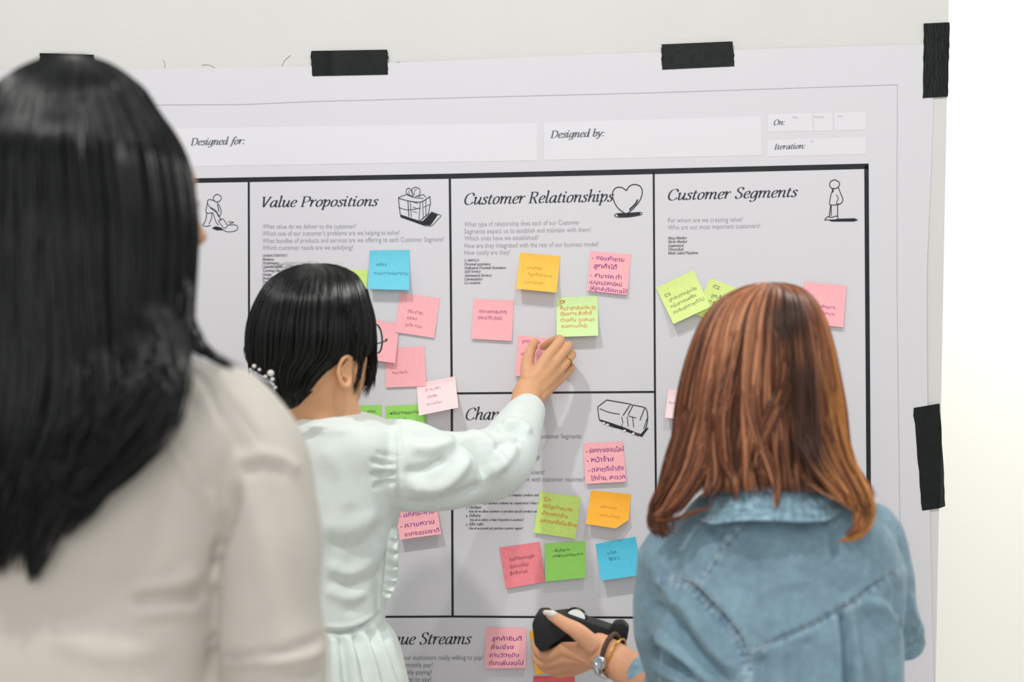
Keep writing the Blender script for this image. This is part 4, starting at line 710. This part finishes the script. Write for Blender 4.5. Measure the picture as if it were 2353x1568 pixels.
# denim shirt
tor = loft(px_levels([(1100, 1700, 1850, D3, .055, .06), (1112, 1655, 1905, D3, .065, .068), (1135, 1618, 1960, D3, .078, .08), (1170, 1582, 2005, D3, .09, .094), (1220, 1548, 2046, D3, .10, .108), (1290, 1515, 2076, D3+.01, .108, .116), (1380, 1505, 2076, D3+.01, .112, .118), (1480, 1510, 2074, D3+.01, .115, .12), (1600, 1512, 2076, D3+.01, .12, .125), (1900, 1500, 2085, D3+.01, .13, .135), (2150, 1490, 2095, D3+.01, .14, .14)]), 52, 2.6, 60)
shR = tube(pxs([(1990, 1240, D3), (2026, 1320, D3+.01), (2046, 1390, D3+.02), (2062, 1440, D3+.03), (2070, 1462, D3+.035)]), [.050, .042, .034, .030, .027], 24, 24)
shL = tube(pxs([(1570, 1300, D3+.01), (1548, 1370, D3+.02), (1542, 1450, D3+.05), (1556, 1540, D3+.10), (1545, 1590, D3+.16)]), [.062, .052, .050, .046, .044], 26, 24)
shL2 = tube(pxs([(1600, 1640, D3+.12), (1535, 1592, D3+.175), (1484, 1562, D3+.212)]), [.045, .042, .0365], 10, 20)
V, Fc, N = remesh([tor, shR, shL], .0044, 3)
yokeR = [(2075, 1305), (2010, 1345), (1940, 1398), (1860, 1438), (1790, 1470), (1728, 1500)]
armL = [(1548, 1332), (1585, 1345), (1625, 1382), (1670, 1430), (1705, 1485), (1725, 1568)]
seamL = [(1705, 1205), (1665, 1255), (1630, 1310), (1600, 1350)]
FOLD3 = [(yokeR, 7, -.005), ([(a, b-10) for a, b in yokeR], 6, .002), (armL, 9, -.007), ([(a+16, b-8) for a, b in armL], 9, .004), (seamL, 7, -.003), ([(a+9, b+5) for a, b in seamL], 6, .002),
    ([(1935, 1398), (1940, 1470), (1948, 1600)], 7, -.016), ([(1952, 1400), (1965, 1480), (1975, 1600)], 12, .008), ([(1920, 1405), (1925, 1480), (1925, 1600)], 13, .006), ([(1975, 1390), (2010, 1440), (2040, 1500), (2050, 1600)], 14, -.007), ([(2000, 1370), (2045, 1420), (2060, 1480)], 12, .006),
    ([(1560, 1360), (1600, 1430), (1650, 1500), (1700, 1550)], 18, .012), ([(1500, 1380), (1550, 1440), (1610, 1510), (1680, 1568)], 15, -.012), ([(1590, 1350), (1640, 1420), (1690, 1480)], 12, -.007), ([(1490, 1440), (1540, 1480), (1600, 1530), (1660, 1580)], 16, .012), ([(1495, 1490), (1540, 1520), (1590, 1560)], 14, -.011), ([(1500, 1330), (1530, 1345), (1560, 1400)], 12, .006),
    ([(1500, 1535), (1540, 1550), (1600, 1590)], 12, .008), ([(1920, 1200), (1915, 1240), (1920, 1290)], 10, -.006), ([(1905, 1200), (1900, 1250), (1905, 1300)], 10, .003), ([(1760, 1230), (1720, 1300), (1700, 1380)], 26, -.004), ([(1850, 1210), (1830, 1290), (1830, 1360)], 26, .004), ([(1620, 1205), (1640, 1215), (1660, 1235)], 12, -.005),
    ([(2050, 1310), (2065, 1360), (2060, 1420)], 9, -.006), ([(2085, 1360), (2090, 1400), (2110, 1440)], 10, .006), ([(2060, 1430), (2080, 1450), (2112, 1452)], 8, -.006), ([(1800, 1480), (1790, 1520), (1795, 1600)], 22, .007), ([(1850, 1460), (1860, 1520), (1855, 1600)], 22, -.006), ([(1745, 1500), (1750, 1540), (1755, 1600)], 14, -.007),
    ([(1960, 1130), (1990, 1180), (2000, 1240)], 16, .004), ([(2068, 1200), (2075, 1260), (2080, 1320)], 10, -.004)]
V = folds(V, N, [(a, b, h*1.3) for a, b, h in FOLD3])+N*wobble(V, .0009, 34, 5)[:, None]
def denim_col(V, extra=(), seed=0):
    px, py = PROJ(V); base = np.array(srgb(122, 150, 164)); c = np.tile(base, (len(V), 1)); wz = wobble(V, .05, 60, 9)
    c *= (1+wz)[:, None]; front = V[:, 1] < D3+.05
    for line, wd in extra:
        d, s, t = seg_dist(px, py, catmull(line, 30)); w_ = np.exp(-(d/wd)**2)*front; fleck = .5+.5*np.sin(t*len(line)*34+np.sin(t*91)*2); fine = .5+.5*np.sin(V[:, 0]*2300+V[:, 2]*900)
        dark = np.array(srgb(84, 116, 148)); lite = np.array(srgb(178, 198, 204)); tgt = dark*(1-fleck[:, None])+lite*fleck[:, None]; tgt = tgt*(.9+.2*fine[:, None])
        c = c*(1-w_[:, None]*.75)+tgt*w_[:, None]*.75
    return c
sh3 = mesh('denim_shirt', V, Fc, M_den, pw3, col=denim_col(V, [(yokeR, 9), (armL, 13), (seamL, 9), ([(1512, 1340), (1548, 1328), (1590, 1345)], 8)]))
M_thr = cloth('pale_thread', (158, 178, 188))
M_denc = cloth('light_denim_collar', (134, 164, 182), .22, 110, .5, 900, attr='Col')
# collar: fold-over band around the neck
def collar():
    top_ = [(1628, 1146, D3-.050), (1650, 1122, D3-.072), (1700, 1114, D3-.090), (1770, 1111, D3-.098), (1840, 1114, D3-.094), (1895, 1124, D3-.078), (1925, 1140, D3-.055)]
    bot_ = [(1612, 1196, D3-.085), (1640, 1203, D3-.110), (1700, 1196, D3-.124), (1770, 1196, D3-.130), (1840, 1199, D3-.128), (1895, 1196, D3-.116), (1928, 1180, D3-.092)]
    a, b = catmull(pxs(top_), 70), catmull(pxs(bot_), 70); k = 14; V = []
    for s in np.linspace(0, 1, k): q = a*(1-s)+b*s; q[:, 1] -= .014*math.sin(math.pi*min(1, s*1.1)*.8); V.append(q)
    V = np.vstack(V); n = 70; V[:, 1] += .0012*np.sin(np.arange(len(V))*1.7); b2 = V.copy(); b2[:, 1] += .006; b2[:, 2] -= .001
    f = grid_faces(n, k); nn = len(V); bd = [i for i in range(n)]+[j*n+n-1 for j in range(1, k)]+[(k-1)*n+i for i in range(n-2, -1, -1)]+[j*n for j in range(k-2, 0, -1)]
    F2 = f+[tuple(nn+i for i in q[::-1]) for q in f]+[(bd[(i+1) % len(bd)], bd[i], nn+bd[i], nn+bd[(i+1) % len(bd)]) for i in range(len(bd))]
    VV = np.vstack([V, b2]); r = np.random.default_rng(4); c = denim_col(VV)*np.repeat(np.clip(1+.18*r.normal(size=(len(VV)//7+1, 1)), .6, 1.35), 7, 0)[:len(VV)]
    o = mesh('collar', VV, F2, M_denc, pw3, col=c)
    p = catmull(pxs([(x, y-1.5, yy-.0045) for x, y, yy in bot_]), 60); v, f = tube(p, [.0016]*60, None, 8); mesh('stitched_edge', v, f, M_thr, o)
collar()
# stitching: short threads along the seams, draped on the shirt surface
from mathutils.bvhtree import BVHTree
bvh3 = BVHTree.FromPolygons([tuple(a) for a in V], [tuple(q) for q in Fc])
def drape(line, n, off=.0012, y0=D3-.3):
    out = []
    for x, y in catmull(line, n):
        a = P(x, y, y0); d = a-CAM; d /= np.linalg.norm(d); h = bvh3.ray_cast(Vector(CAM), Vector(d))
        if h[0] is not None: out.append(np.array(h[0])-d*off)
    return out
for line, nst in ((yokeR, 44), (armL, 40), ([(a+11, b-7) for a, b in armL], 38), (seamL, 22)):
    q = drape(line, nst*2); parts = [tube([q[i], q[i+1]], [.0009, .0009], None, 6) for i in range(0, len(q)-1, 2)]
    v, f = join(parts); o = mesh('stitching', v, f, M_thr, sh3); o['kind'] = 'stuff'
# rolled cuffs
ctr = P(2096, 1474, D3+.035)
v, f = tube(pxs([(2058, 1438, D3+.03), (2074, 1462, D3+.035), (2079, 1472, D3+.036)]), [.033, .031, .027], 10, 26, flat=((0, 1, 0), .9)); mesh('cuff', v, f, M_denc, pw3, col=denim_col(np.array(v))*.92)
sl = remesh([shL2], .005, 3); mesh('sleeve', sl[0], sl[1], M_denc, pw3, col=denim_col(sl[0])*1.25)
# copper hair
def hair_rows3():
    y = D3
    return [(652, 1752, 1782, y, .005, .005), (656, 1728, 1808, y, .03, .03), (664, 1700, 1835, y, .046, .045), (680, 1668, 1858, y, .062, .06), (705, 1638, 1876, y, .078, .074), (745, 1612, 1893, y, .092, .088), (800, 1592, 1908, y, .10, .098), (870, 1574, 1921, y, .10, .104), (940, 1562, 1932, y, .095, .106), (1000, 1556, 1937, y-.005, .085, .106),
            (1050, 1546, 1946, y-.01, .075, .104), (1090, 1530, 1968, y-.02, .065, .10), (1120, 1520, 1990, y-.03, .06, .098), (1150, 1512, 2002, y-.04, .05, .096)]
hv3 = HairVol(hair_rows3(), 76, 2.2); 
core = HairVol([r for r in hair_rows3() if r[0] < 1060]+[(1085, 1585, 1925, D3-.01, .05, .09), (1108, 1640, 1880, D3-.01, .03, .06)], 60, 2.2); v, f = core.mesh(.955)
M_hcb = mat('copper_hair_under', srgb(58, 32, 22), .7, .1); M_hc = hairmat('copper_hair', (1, 1, 1), .42, attr='Col', spec=.45)
hb3 = mesh('hair', v, f, M_hcb, pw3)
def copper(S, ci, seed=0, bias=0):
    r = np.random.default_rng(seed); n, K, _ = S.shape; px, py = PROJ(S.reshape(-1, 3)); px = px.reshape(n, K); py = py.reshape(n, K)
    base = np.array(srgb(158, 92, 58)); hi = np.array(srgb(226, 160, 118)); dk = np.array(srgb(52, 30, 20)); gold = np.array(srgb(206, 138, 66))
    a = (.5+.5*np.sin(ci*7.77))[:, None]*.6+r.uniform(0, .4, (n, 1)); c = dk[None, None]*(1-a[..., None])+base*a[..., None]
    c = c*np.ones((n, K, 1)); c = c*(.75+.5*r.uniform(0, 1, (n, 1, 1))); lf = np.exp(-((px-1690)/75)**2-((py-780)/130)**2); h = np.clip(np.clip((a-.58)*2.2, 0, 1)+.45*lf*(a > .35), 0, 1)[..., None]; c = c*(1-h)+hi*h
    lw = np.clip((py-900)/260, 0, 1)*.35*(np.sin(ci*4.1)[:, None] > -.2); c = c*(1-lw[..., None])+dk*lw[..., None]; rt = np.clip(1-np.hypot((px-1815)/75, (py-735)/95), 0, 1)[..., None]*1.5; rt = np.clip(rt, 0, .93); c = c*(1-rt)+dk*.8*rt            # grown-out roots at the crown; lw paints neck shadow into the lower strands
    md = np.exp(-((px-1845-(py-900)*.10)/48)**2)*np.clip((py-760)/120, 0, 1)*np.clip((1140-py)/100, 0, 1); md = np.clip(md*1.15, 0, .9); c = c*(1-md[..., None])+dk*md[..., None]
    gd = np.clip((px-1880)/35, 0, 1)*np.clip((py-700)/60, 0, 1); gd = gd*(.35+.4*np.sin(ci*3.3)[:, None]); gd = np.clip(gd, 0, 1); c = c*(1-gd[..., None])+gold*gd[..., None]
    return c
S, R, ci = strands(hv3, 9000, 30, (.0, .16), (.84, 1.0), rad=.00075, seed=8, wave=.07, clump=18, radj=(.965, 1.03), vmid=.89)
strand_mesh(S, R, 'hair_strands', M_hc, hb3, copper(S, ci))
LK = [([(1620, 900, D3-.05), (1570, 1020, D3-.06), (1535, 1130, D3-.07), (1512, 1200, D3-.06), (1535, 1240, D3-.05)], 150, .010, .006), ([(1600, 950, D3-.07), (1560, 1080, D3-.09), (1520, 1165, D3-.08), (1524, 1225, D3-.07)], 150, .010, .007),
      ([(1640, 950, D3-.09), (1600, 1080, D3-.11), (1550, 1160, D3-.11), (1518, 1190, D3-.10)], 140, .010, .005), ([(1560, 1100, D3-.08), (1525, 1170, D3-.08), (1515, 1195, D3-.08), (1560, 1190, D3-.10), (1640, 1160, D3-.12)], 24, .003, .002),
      ([(1900, 900, D3-.07), (1920, 1030, D3-.09), (1955, 1110, D3-.11), (1985, 1165, D3-.12), (1988, 1205, D3-.125), (1965, 1235, D3-.13), (1932, 1244, D3-.13)], 170, .009, .0035), ([(1885, 950, D3-.08), (1915, 1050, D3-.10), (1960, 1130, D3-.12), (1978, 1175, D3-.125), (1972, 1215, D3-.13), (1945, 1238, D3-.13)], 150, .009, .003),
      ([(1895, 850, D3-.03), (1922, 980, D3-.04), (1950, 1070, D3-.07), (1990, 1150, D3-.10), (1996, 1195, D3-.11)], 120, .008, .004),
      ([(1850, 1000, D3-.10), (1880, 1070, D3-.12), (1930, 1130, D3-.13), (1970, 1180, D3-.13)], 90, .008, .004),
      ([(1700, 780, D3-.07), (1668, 900, D3-.105), (1660, 990, D3-.12), (1672, 1070, D3-.125), (1688, 1110, D3-.135), (1690, 1155, D3-.14)], 70, .006, .0012), ([(1725, 790, D3-.07), (1726, 920, D3-.11), (1742, 1005, D3-.122), (1765, 1060, D3-.13), (1784, 1120, D3-.14), (1786, 1175, D3-.145)], 70, .006, .001),
      ([(1812, 800, D3-.07), (1795, 900, D3-.108), (1752, 1000, D3-.12), (1740, 1060, D3-.12), (1760, 1110, D3-.13)], 70, .007, .003), ([(1665, 790, D3-.05), (1640, 900, D3-.09), (1632, 1010, D3-.11), (1640, 1100, D3-.12), (1620, 1150, D3-.13)], 70, .007, .003),
      ([(1830, 1080, D3-.11), (1870, 1120, D3-.13), (1930, 1155, D3-.14)], 26, .004, .001), ([(1690, 760, D3-.10), (1665, 880, D3-.115), (1660, 960, D3-.12)], 40, .004, .004), ([(1790, 750, D3-.105), (1800, 820, D3-.115), (1795, 900, D3-.115), (1765, 990, D3-.12)], 60, .004, .004)]
S = np.concatenate([lock(p, n, a, b, 24, 40+i) for i, (p, n, a, b) in enumerate(LK)]); ci = np.concatenate([np.full(n, i*3+1.3)+np.random.default_rng(i).uniform(0, 1.1, n) for i, (p, n, a, b) in enumerate(LK)])
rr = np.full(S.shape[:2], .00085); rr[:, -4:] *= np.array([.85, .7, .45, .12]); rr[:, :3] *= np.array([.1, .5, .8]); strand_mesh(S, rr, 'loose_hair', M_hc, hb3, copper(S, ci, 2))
# bracelets
M_lea = mat('brown_leather', srgb(70, 46, 36), .5, .4, vary=.2, vscale=200)
wd = P(1425, 1526, -.425)-P(1380, 1496, -.41); wd /= np.linalg.norm(wd)
v, f = torus(P(1402, 1506, -.418), wd+np.array([.15, 0, .25]), .0325, .0036, 44, 10); mesh('leather_bracelet', v, f, M_lea, pw3)
v, f = torus(P(1414, 1514, -.421), wd+np.array([.1, 0, .1]), .0315, .0016, 44, 8); bb = mesh('gold_bracelet', v, f, M_gold, pw3)
v, f = tube(pxs([(1371, 1532, -.455), (1376, 1545, -.452), (1390, 1556, -.44)]), [.006, .006, .004], 10, 12, flat=((0, 1, 0), .4)); mesh('watch_strap', v, f, M_silver, pw3)
tr_ = remesh([loft([((LX3, D3, .86), .135, .10, .11), ((LX3, D3, .78), .16, .11, .12), ((LX3, D3, .70), .15, .10, .10)], 30, 2.2, 8)]+[tube([(LX3+s*.08, D3, .76), (LX3+s*.085, D3+.01, .45), (LX3+s*.08, D3-.01, .07)], [.092, .072, .060], 16, 18) for s in (-1, 1)], .009, 3)
mesh('trousers', tr_[0], tr_[1], M_trs, pw3); shoes(LX3, D3-.01, .10, M_shoe, pw3)
def disc(name, c, ax, R, h, m, par, n=32):
    ax = np.asarray(ax, float); ax /= np.linalg.norm(ax); a = np.cross(ax, [0, 0, 1.]); a /= np.linalg.norm(a); b = np.cross(ax, a); t = np.linspace(0, 2*math.pi, n, endpoint=False)
    V = []
    for r_2, hh in ((R*.98, -h/2), (R, -h*.3), (R, h*.3), (R*.9, h/2), (R*.55, h*.62)): V += [c+r_2*(math.cos(q)*a+math.sin(q)*b)+ax*hh for q in t]
    return mesh(name, V, grid_faces(n, 5, True)+[tuple(range(n))[::-1], tuple(range(4*n, 5*n))], m, par)
M_dial = mat('pale_dial', srgb(205, 208, 205), .4, .4)
wt = disc('watch_case', P(1377, 1524, -.455), (-.55, -1, -.1), .0105, .006, M_silver, pw3)
# camera in her hand
M_camb = mat('camera_black', srgb(26, 29, 29), .55, .35, bump=.4, bscale=1200); M_camg = mat('camera_gloss', srgb(16, 16, 18), .15, .6)
def hullish(name, front, y0, y1, m, par, bev=.002):
    o = prism_px(name, front, y0, y1, m, par); md = o.modifiers.new('b', 'BEVEL'); md.width = bev; md.segments = 3; o.data.polygons.foreach_set('use_smooth', [True]*len(o.data.polygons)); return o
camo = bpy.data.objects.new('camera_in_hand', None); COL.objects.link(camo); tag(camo, 'black camera held low in the copper-haired woman\'s left hand', 'camera')
hullish('grip', [(1222, 1434), (1236, 1411), (1258, 1410), (1304, 1460), (1244, 1502), (1228, 1484)], -.398, -.350, M_camb, camo, .004)
hullish('body', [(1250, 1418), (1300, 1412), (1420, 1452), (1438, 1470), (1425, 1520), (1262, 1500)], -.362, -.318, M_camb, camo, .003)
hullish('strap_lug', [(1400, 1452), (1412, 1432), (1432, 1430), (1446, 1444), (1440, 1478), (1418, 1474)], -.372, -.345, M_camb, camo, .004)
v, f = torus(P(1323, 1421, -.352), (.2, -1, .9), .0165, .0028, 40, 10); mesh('dial_rim', v, f, M_camg, camo)
disc('mode_dial', P(1323, 1421, -.352), (.2, -1, .9), .0150, .005, M_dial, camo)
# ============ woman with long black hair and cream cardigan (left, nearest)
D1 = -1.14
M_crm = cloth('cream_knit', (194, 188, 179), .02, 40, .45, 500)
hg, at = head_geo(P(252, 450, D1+.02), .8, -.05, 0, 1.0)
neck = tube(pxs([(180, 600, D1), (180, 760, D1), (185, 860, D1)]), [.055, .052, .065], 12, 24)
tb = loft(px_levels([(850, 60, 300, D1, .045, .05), (930, -150, 520, D1, .07, .07), (1200, -180, 480, D1, .09, .09), (1568, -160, 460, D1, .09, .09), (2100, -170, 470, D1, .10, .10), (2700, -230, 520, D1, .11, .12), (2900, -180, 480, D1, .1, .1)]), 32, 2.3, 26)
body = remesh(hg+[neck, tb, tube(pxs([(570, 1010, D1), (620, 1250, D1), (622, 1600, D1+.04), (560, 1900, D1+.2)]), [.040, .036, .032, .026], 24, 18), tube(pxs([(-220, 1000, D1), (-275, 1250, D1), (-270, 1600, D1+.04), (-200, 1900, D1+.2)]), [.040, .036, .032, .026], 24, 18)]+legs_geo(LX1, D1, .80), .0046, 5)
pw1 = mesh('person', body[0], body[1], M_skin1); tag(pw1, 'woman with long straight black hair and cream knit top, nearest, back turned', 'person'); eyes(at, pw1)
tor = loft(px_levels([(800, 70, 300, D1, .055, .06), (825, -10, 400, D1, .065, .072), (842, -90, 475, D1, .078, .085), (870, -160, 535, D1, .09, .098), (920, -215, 575, D1, .10, .11), (1000, -240, 600, D1, .11, .12), (1150, -225, 560, D1, .112, .12), (1320, -205, 515, D1, .11, .116), (1450, -200, 500, D1, .11, .116), (1600, -200, 500, D1, .112, .118), (2000, -220, 520, D1, .12, .125), (2300, -235, 535, D1, .13, .13)]), 52, 2.7, 60)
sR = tube(pxs([(520, 968, D1), (568, 1045, D1), (598, 1140, D1), (610, 1260, D1), (613, 1400, D1+.005), (624, 1520, D1+.01), (634, 1650, D1+.04)]), [.054, .0575, .0560, .0545, .0545, .0575, .050], 40, 30)
sL = tube(pxs([(-200, 965, D1), (-250, 1030, D1), (-275, 1120, D1), (-280, 1250, D1), (-276, 1500, D1+.01), (-270, 1650, D1+.04)]), [.056, .0605, .0565, .053, .054, .050], 30, 26)
V, Fc, N = remesh([tor, sR, sL], .0050, 4)
FOLD1 = [([(545, 1100), (535, 1170), (500, 1270), (490, 1340)], 10, -.012), ([(492, 1340), (490, 1450), (488, 1568)], 9, -.012), ([(300, 1385), (380, 1375), (440, 1370), (480, 1350)], 16, -.008), ([(280, 1350), (380, 1340), (470, 1310)], 18, .006), ([(250, 1335), (330, 1340), (420, 1320)], 14, -.004), ([(300, 1410), (400, 1400), (470, 1400)], 18, .005),
    ([(545, 1055), (600, 1045), (650, 1060), (690, 1090)], 14, .007), ([(555, 1085), (610, 1070), (665, 1085)], 14, -.005), ([(380, 1010), (430, 1090), (480, 1165)], 9, .004), ([(395, 1000), (445, 1080), (495, 1150)], 10, -.003), ([(480, 1120), (490, 1150), (500, 1190)], 14, .004),
    ([(495, 1512), (580, 1508), (680, 1490), (755, 1458)], 9, -.006), ([(495, 1524), (600, 1522), (700, 1510), (760, 1480)], 10, .006), ([(495, 1548), (600, 1540), (700, 1555), (760, 1540)], 9, -.004), ([(430, 860), (480, 880), (520, 900)], 20, .003), ([(100, 1450), (250, 1500), (400, 1480)], 30, .004)]
V = folds(V, N, FOLD1)+N*wobble(V, .0010, 22, 7)[:, None]
sh1 = mesh('knit_top', V, Fc, M_crm, pw1); sh1['label'] = 'cream fine-knit top'
H1 = [(134, 148, 186, D1, .008, .006), (139, 126, 208, D1, .028, .018), (149, 96, 240, D1, .046, .032), (170, 58, 276, D1, .060, .047), (203, 20, 314, D1, .076, .063), (254, -14, 344, D1, .088, .078), (306, -42, 378, D1, .098, .090), (370, -68, 408, D1, .102, .104), (450, -80, 424, D1-.004, .10, .106), (530, -88, 432, D1-.012, .094, .104), (620, -94, 430, D1-.022, .086, .099), (700, -98, 428, D1-.034, .076, .093), (780, -104, 428, D1-.048, .064, .085), (850, -108, 418, D1-.062, .052, .077),
      (930, -112, 392, D1-.076, .040, .068), (1010, -118, 345, D1-.088, .032, .060), (1090, -124, 280, D1-.096, .028, .052), (1170, -128, 210, D1-.10, .024, .046), (1240, -130, 150, D1-.10, .02, .040), (1310, -130, 100, D1-.10, .014, .032)]
hv1 = HairVol(H1, 110, 2.2); core = HairVol([r for r in H1 if r[0] < 900]+[(930, -110, 340, D1-.075, .035, .05), (1000, -115, 230, D1-.09, .022, .040), (1060, -120, 140, D1-.095, .014, .028), (1110, -100, 60, D1-.095, .006, .012)], 90, 2.2)
v, f = core.mesh(.965); hb1 = mesh('hair', v, f, M_hkb, pw1)
S, R, ci = strands(hv1, 7500, 36, (.0, .12), (.60, 1.0), rad=.00105, seed=21, wave=.05, clump=40, radj=(.985, 1.02))
strand_mesh(S, R, 'hair_strands', M_hk1, hb1)
LK = [([(425, 560, D1-.02), (424, 680, D1-.03), (445, 760, D1-.04), (480, 815, D1-.06), (545, 850, D1-.08)], 26, .004, .004), ([(420, 640, D1-.04), (425, 740, D1-.06), (450, 800, D1-.08), (520, 835, D1-.10)], 22, .005, .006),
      ([(360, 700, D1-.10), (402, 840, D1-.125), (400, 920, D1-.14), (372, 990, D1-.145), (300, 1080, D1-.145), (200, 1170, D1-.14), (120, 1262, D1-.135)], 60, .008, .0045), ([(300, 760, D1-.11), (360, 880, D1-.14), (330, 980, D1-.145), (270, 1080, D1-.145), (190, 1180, D1-.14), (130, 1240, D1-.135)], 70, .010, .005),
      ([(200, 850, D1-.12), (190, 1000, D1-.14), (150, 1120, D1-.145), (100, 1250, D1-.14), (70, 1345, D1-.135)], 120, .012, .003), ([(240, 800, D1-.12), (250, 950, D1-.145), (200, 1080, D1-.145), (120, 1200, D1-.14)], 160, .016, .008), ([(100, 900, D1-.12), (90, 1080, D1-.14), (70, 1200, D1-.14), (78, 1345, D1-.135)], 120, .012, .003),
      ([(60, 900, D1-.12), (30, 1080, D1-.14), (0, 1220, D1-.14), (-20, 1330, D1-.135)], 150, .016, .01), ([(140, 1060, D1-.145), (165, 1120, D1-.147), (192, 1180, D1-.145)], 16, .002, .001), ([(330, 780, D1-.11), (320, 880, D1-.14), (260, 990, D1-.15), (180, 1090, D1-.15)], 110, .012, .008),
      ([(406, 340, D1), (427, 440, D1+.005), (436, 530, D1+.01), (430, 600, D1+.01), (420, 680, D1)], 40, .002, .003)]
S = np.concatenate([lock(p, n, a, b, 26, 70+i, .003) for i, (p, n, a, b) in enumerate(LK)])
rr = np.full(S.shape[:2], .0009); rr[:, -4:] *= np.array([.85, .7, .45, .12]); rr[:, :3] *= np.array([.1, .5, .8]); strand_mesh(S, rr, 'loose_hair', M_hk1, hb1)
tr_ = remesh([loft([((LX1, D1, .86), .135, .10, .11), ((LX1, D1, .78), .16, .11, .12), ((LX1, D1, .70), .15, .10, .10)], 30, 2.2, 8)]+[tube([(LX1+s*.08, D1, .76), (LX1+s*.085, D1+.01, .45), (LX1+s*.08, D1-.01, .07)], [.092, .072, .060], 16, 18) for s in (-1, 1)], .009, 3)
mesh('trousers', tr_[0], tr_[1], M_trs, pw1); shoes(LX1, D1-.01, .10, M_shoe, pw1)
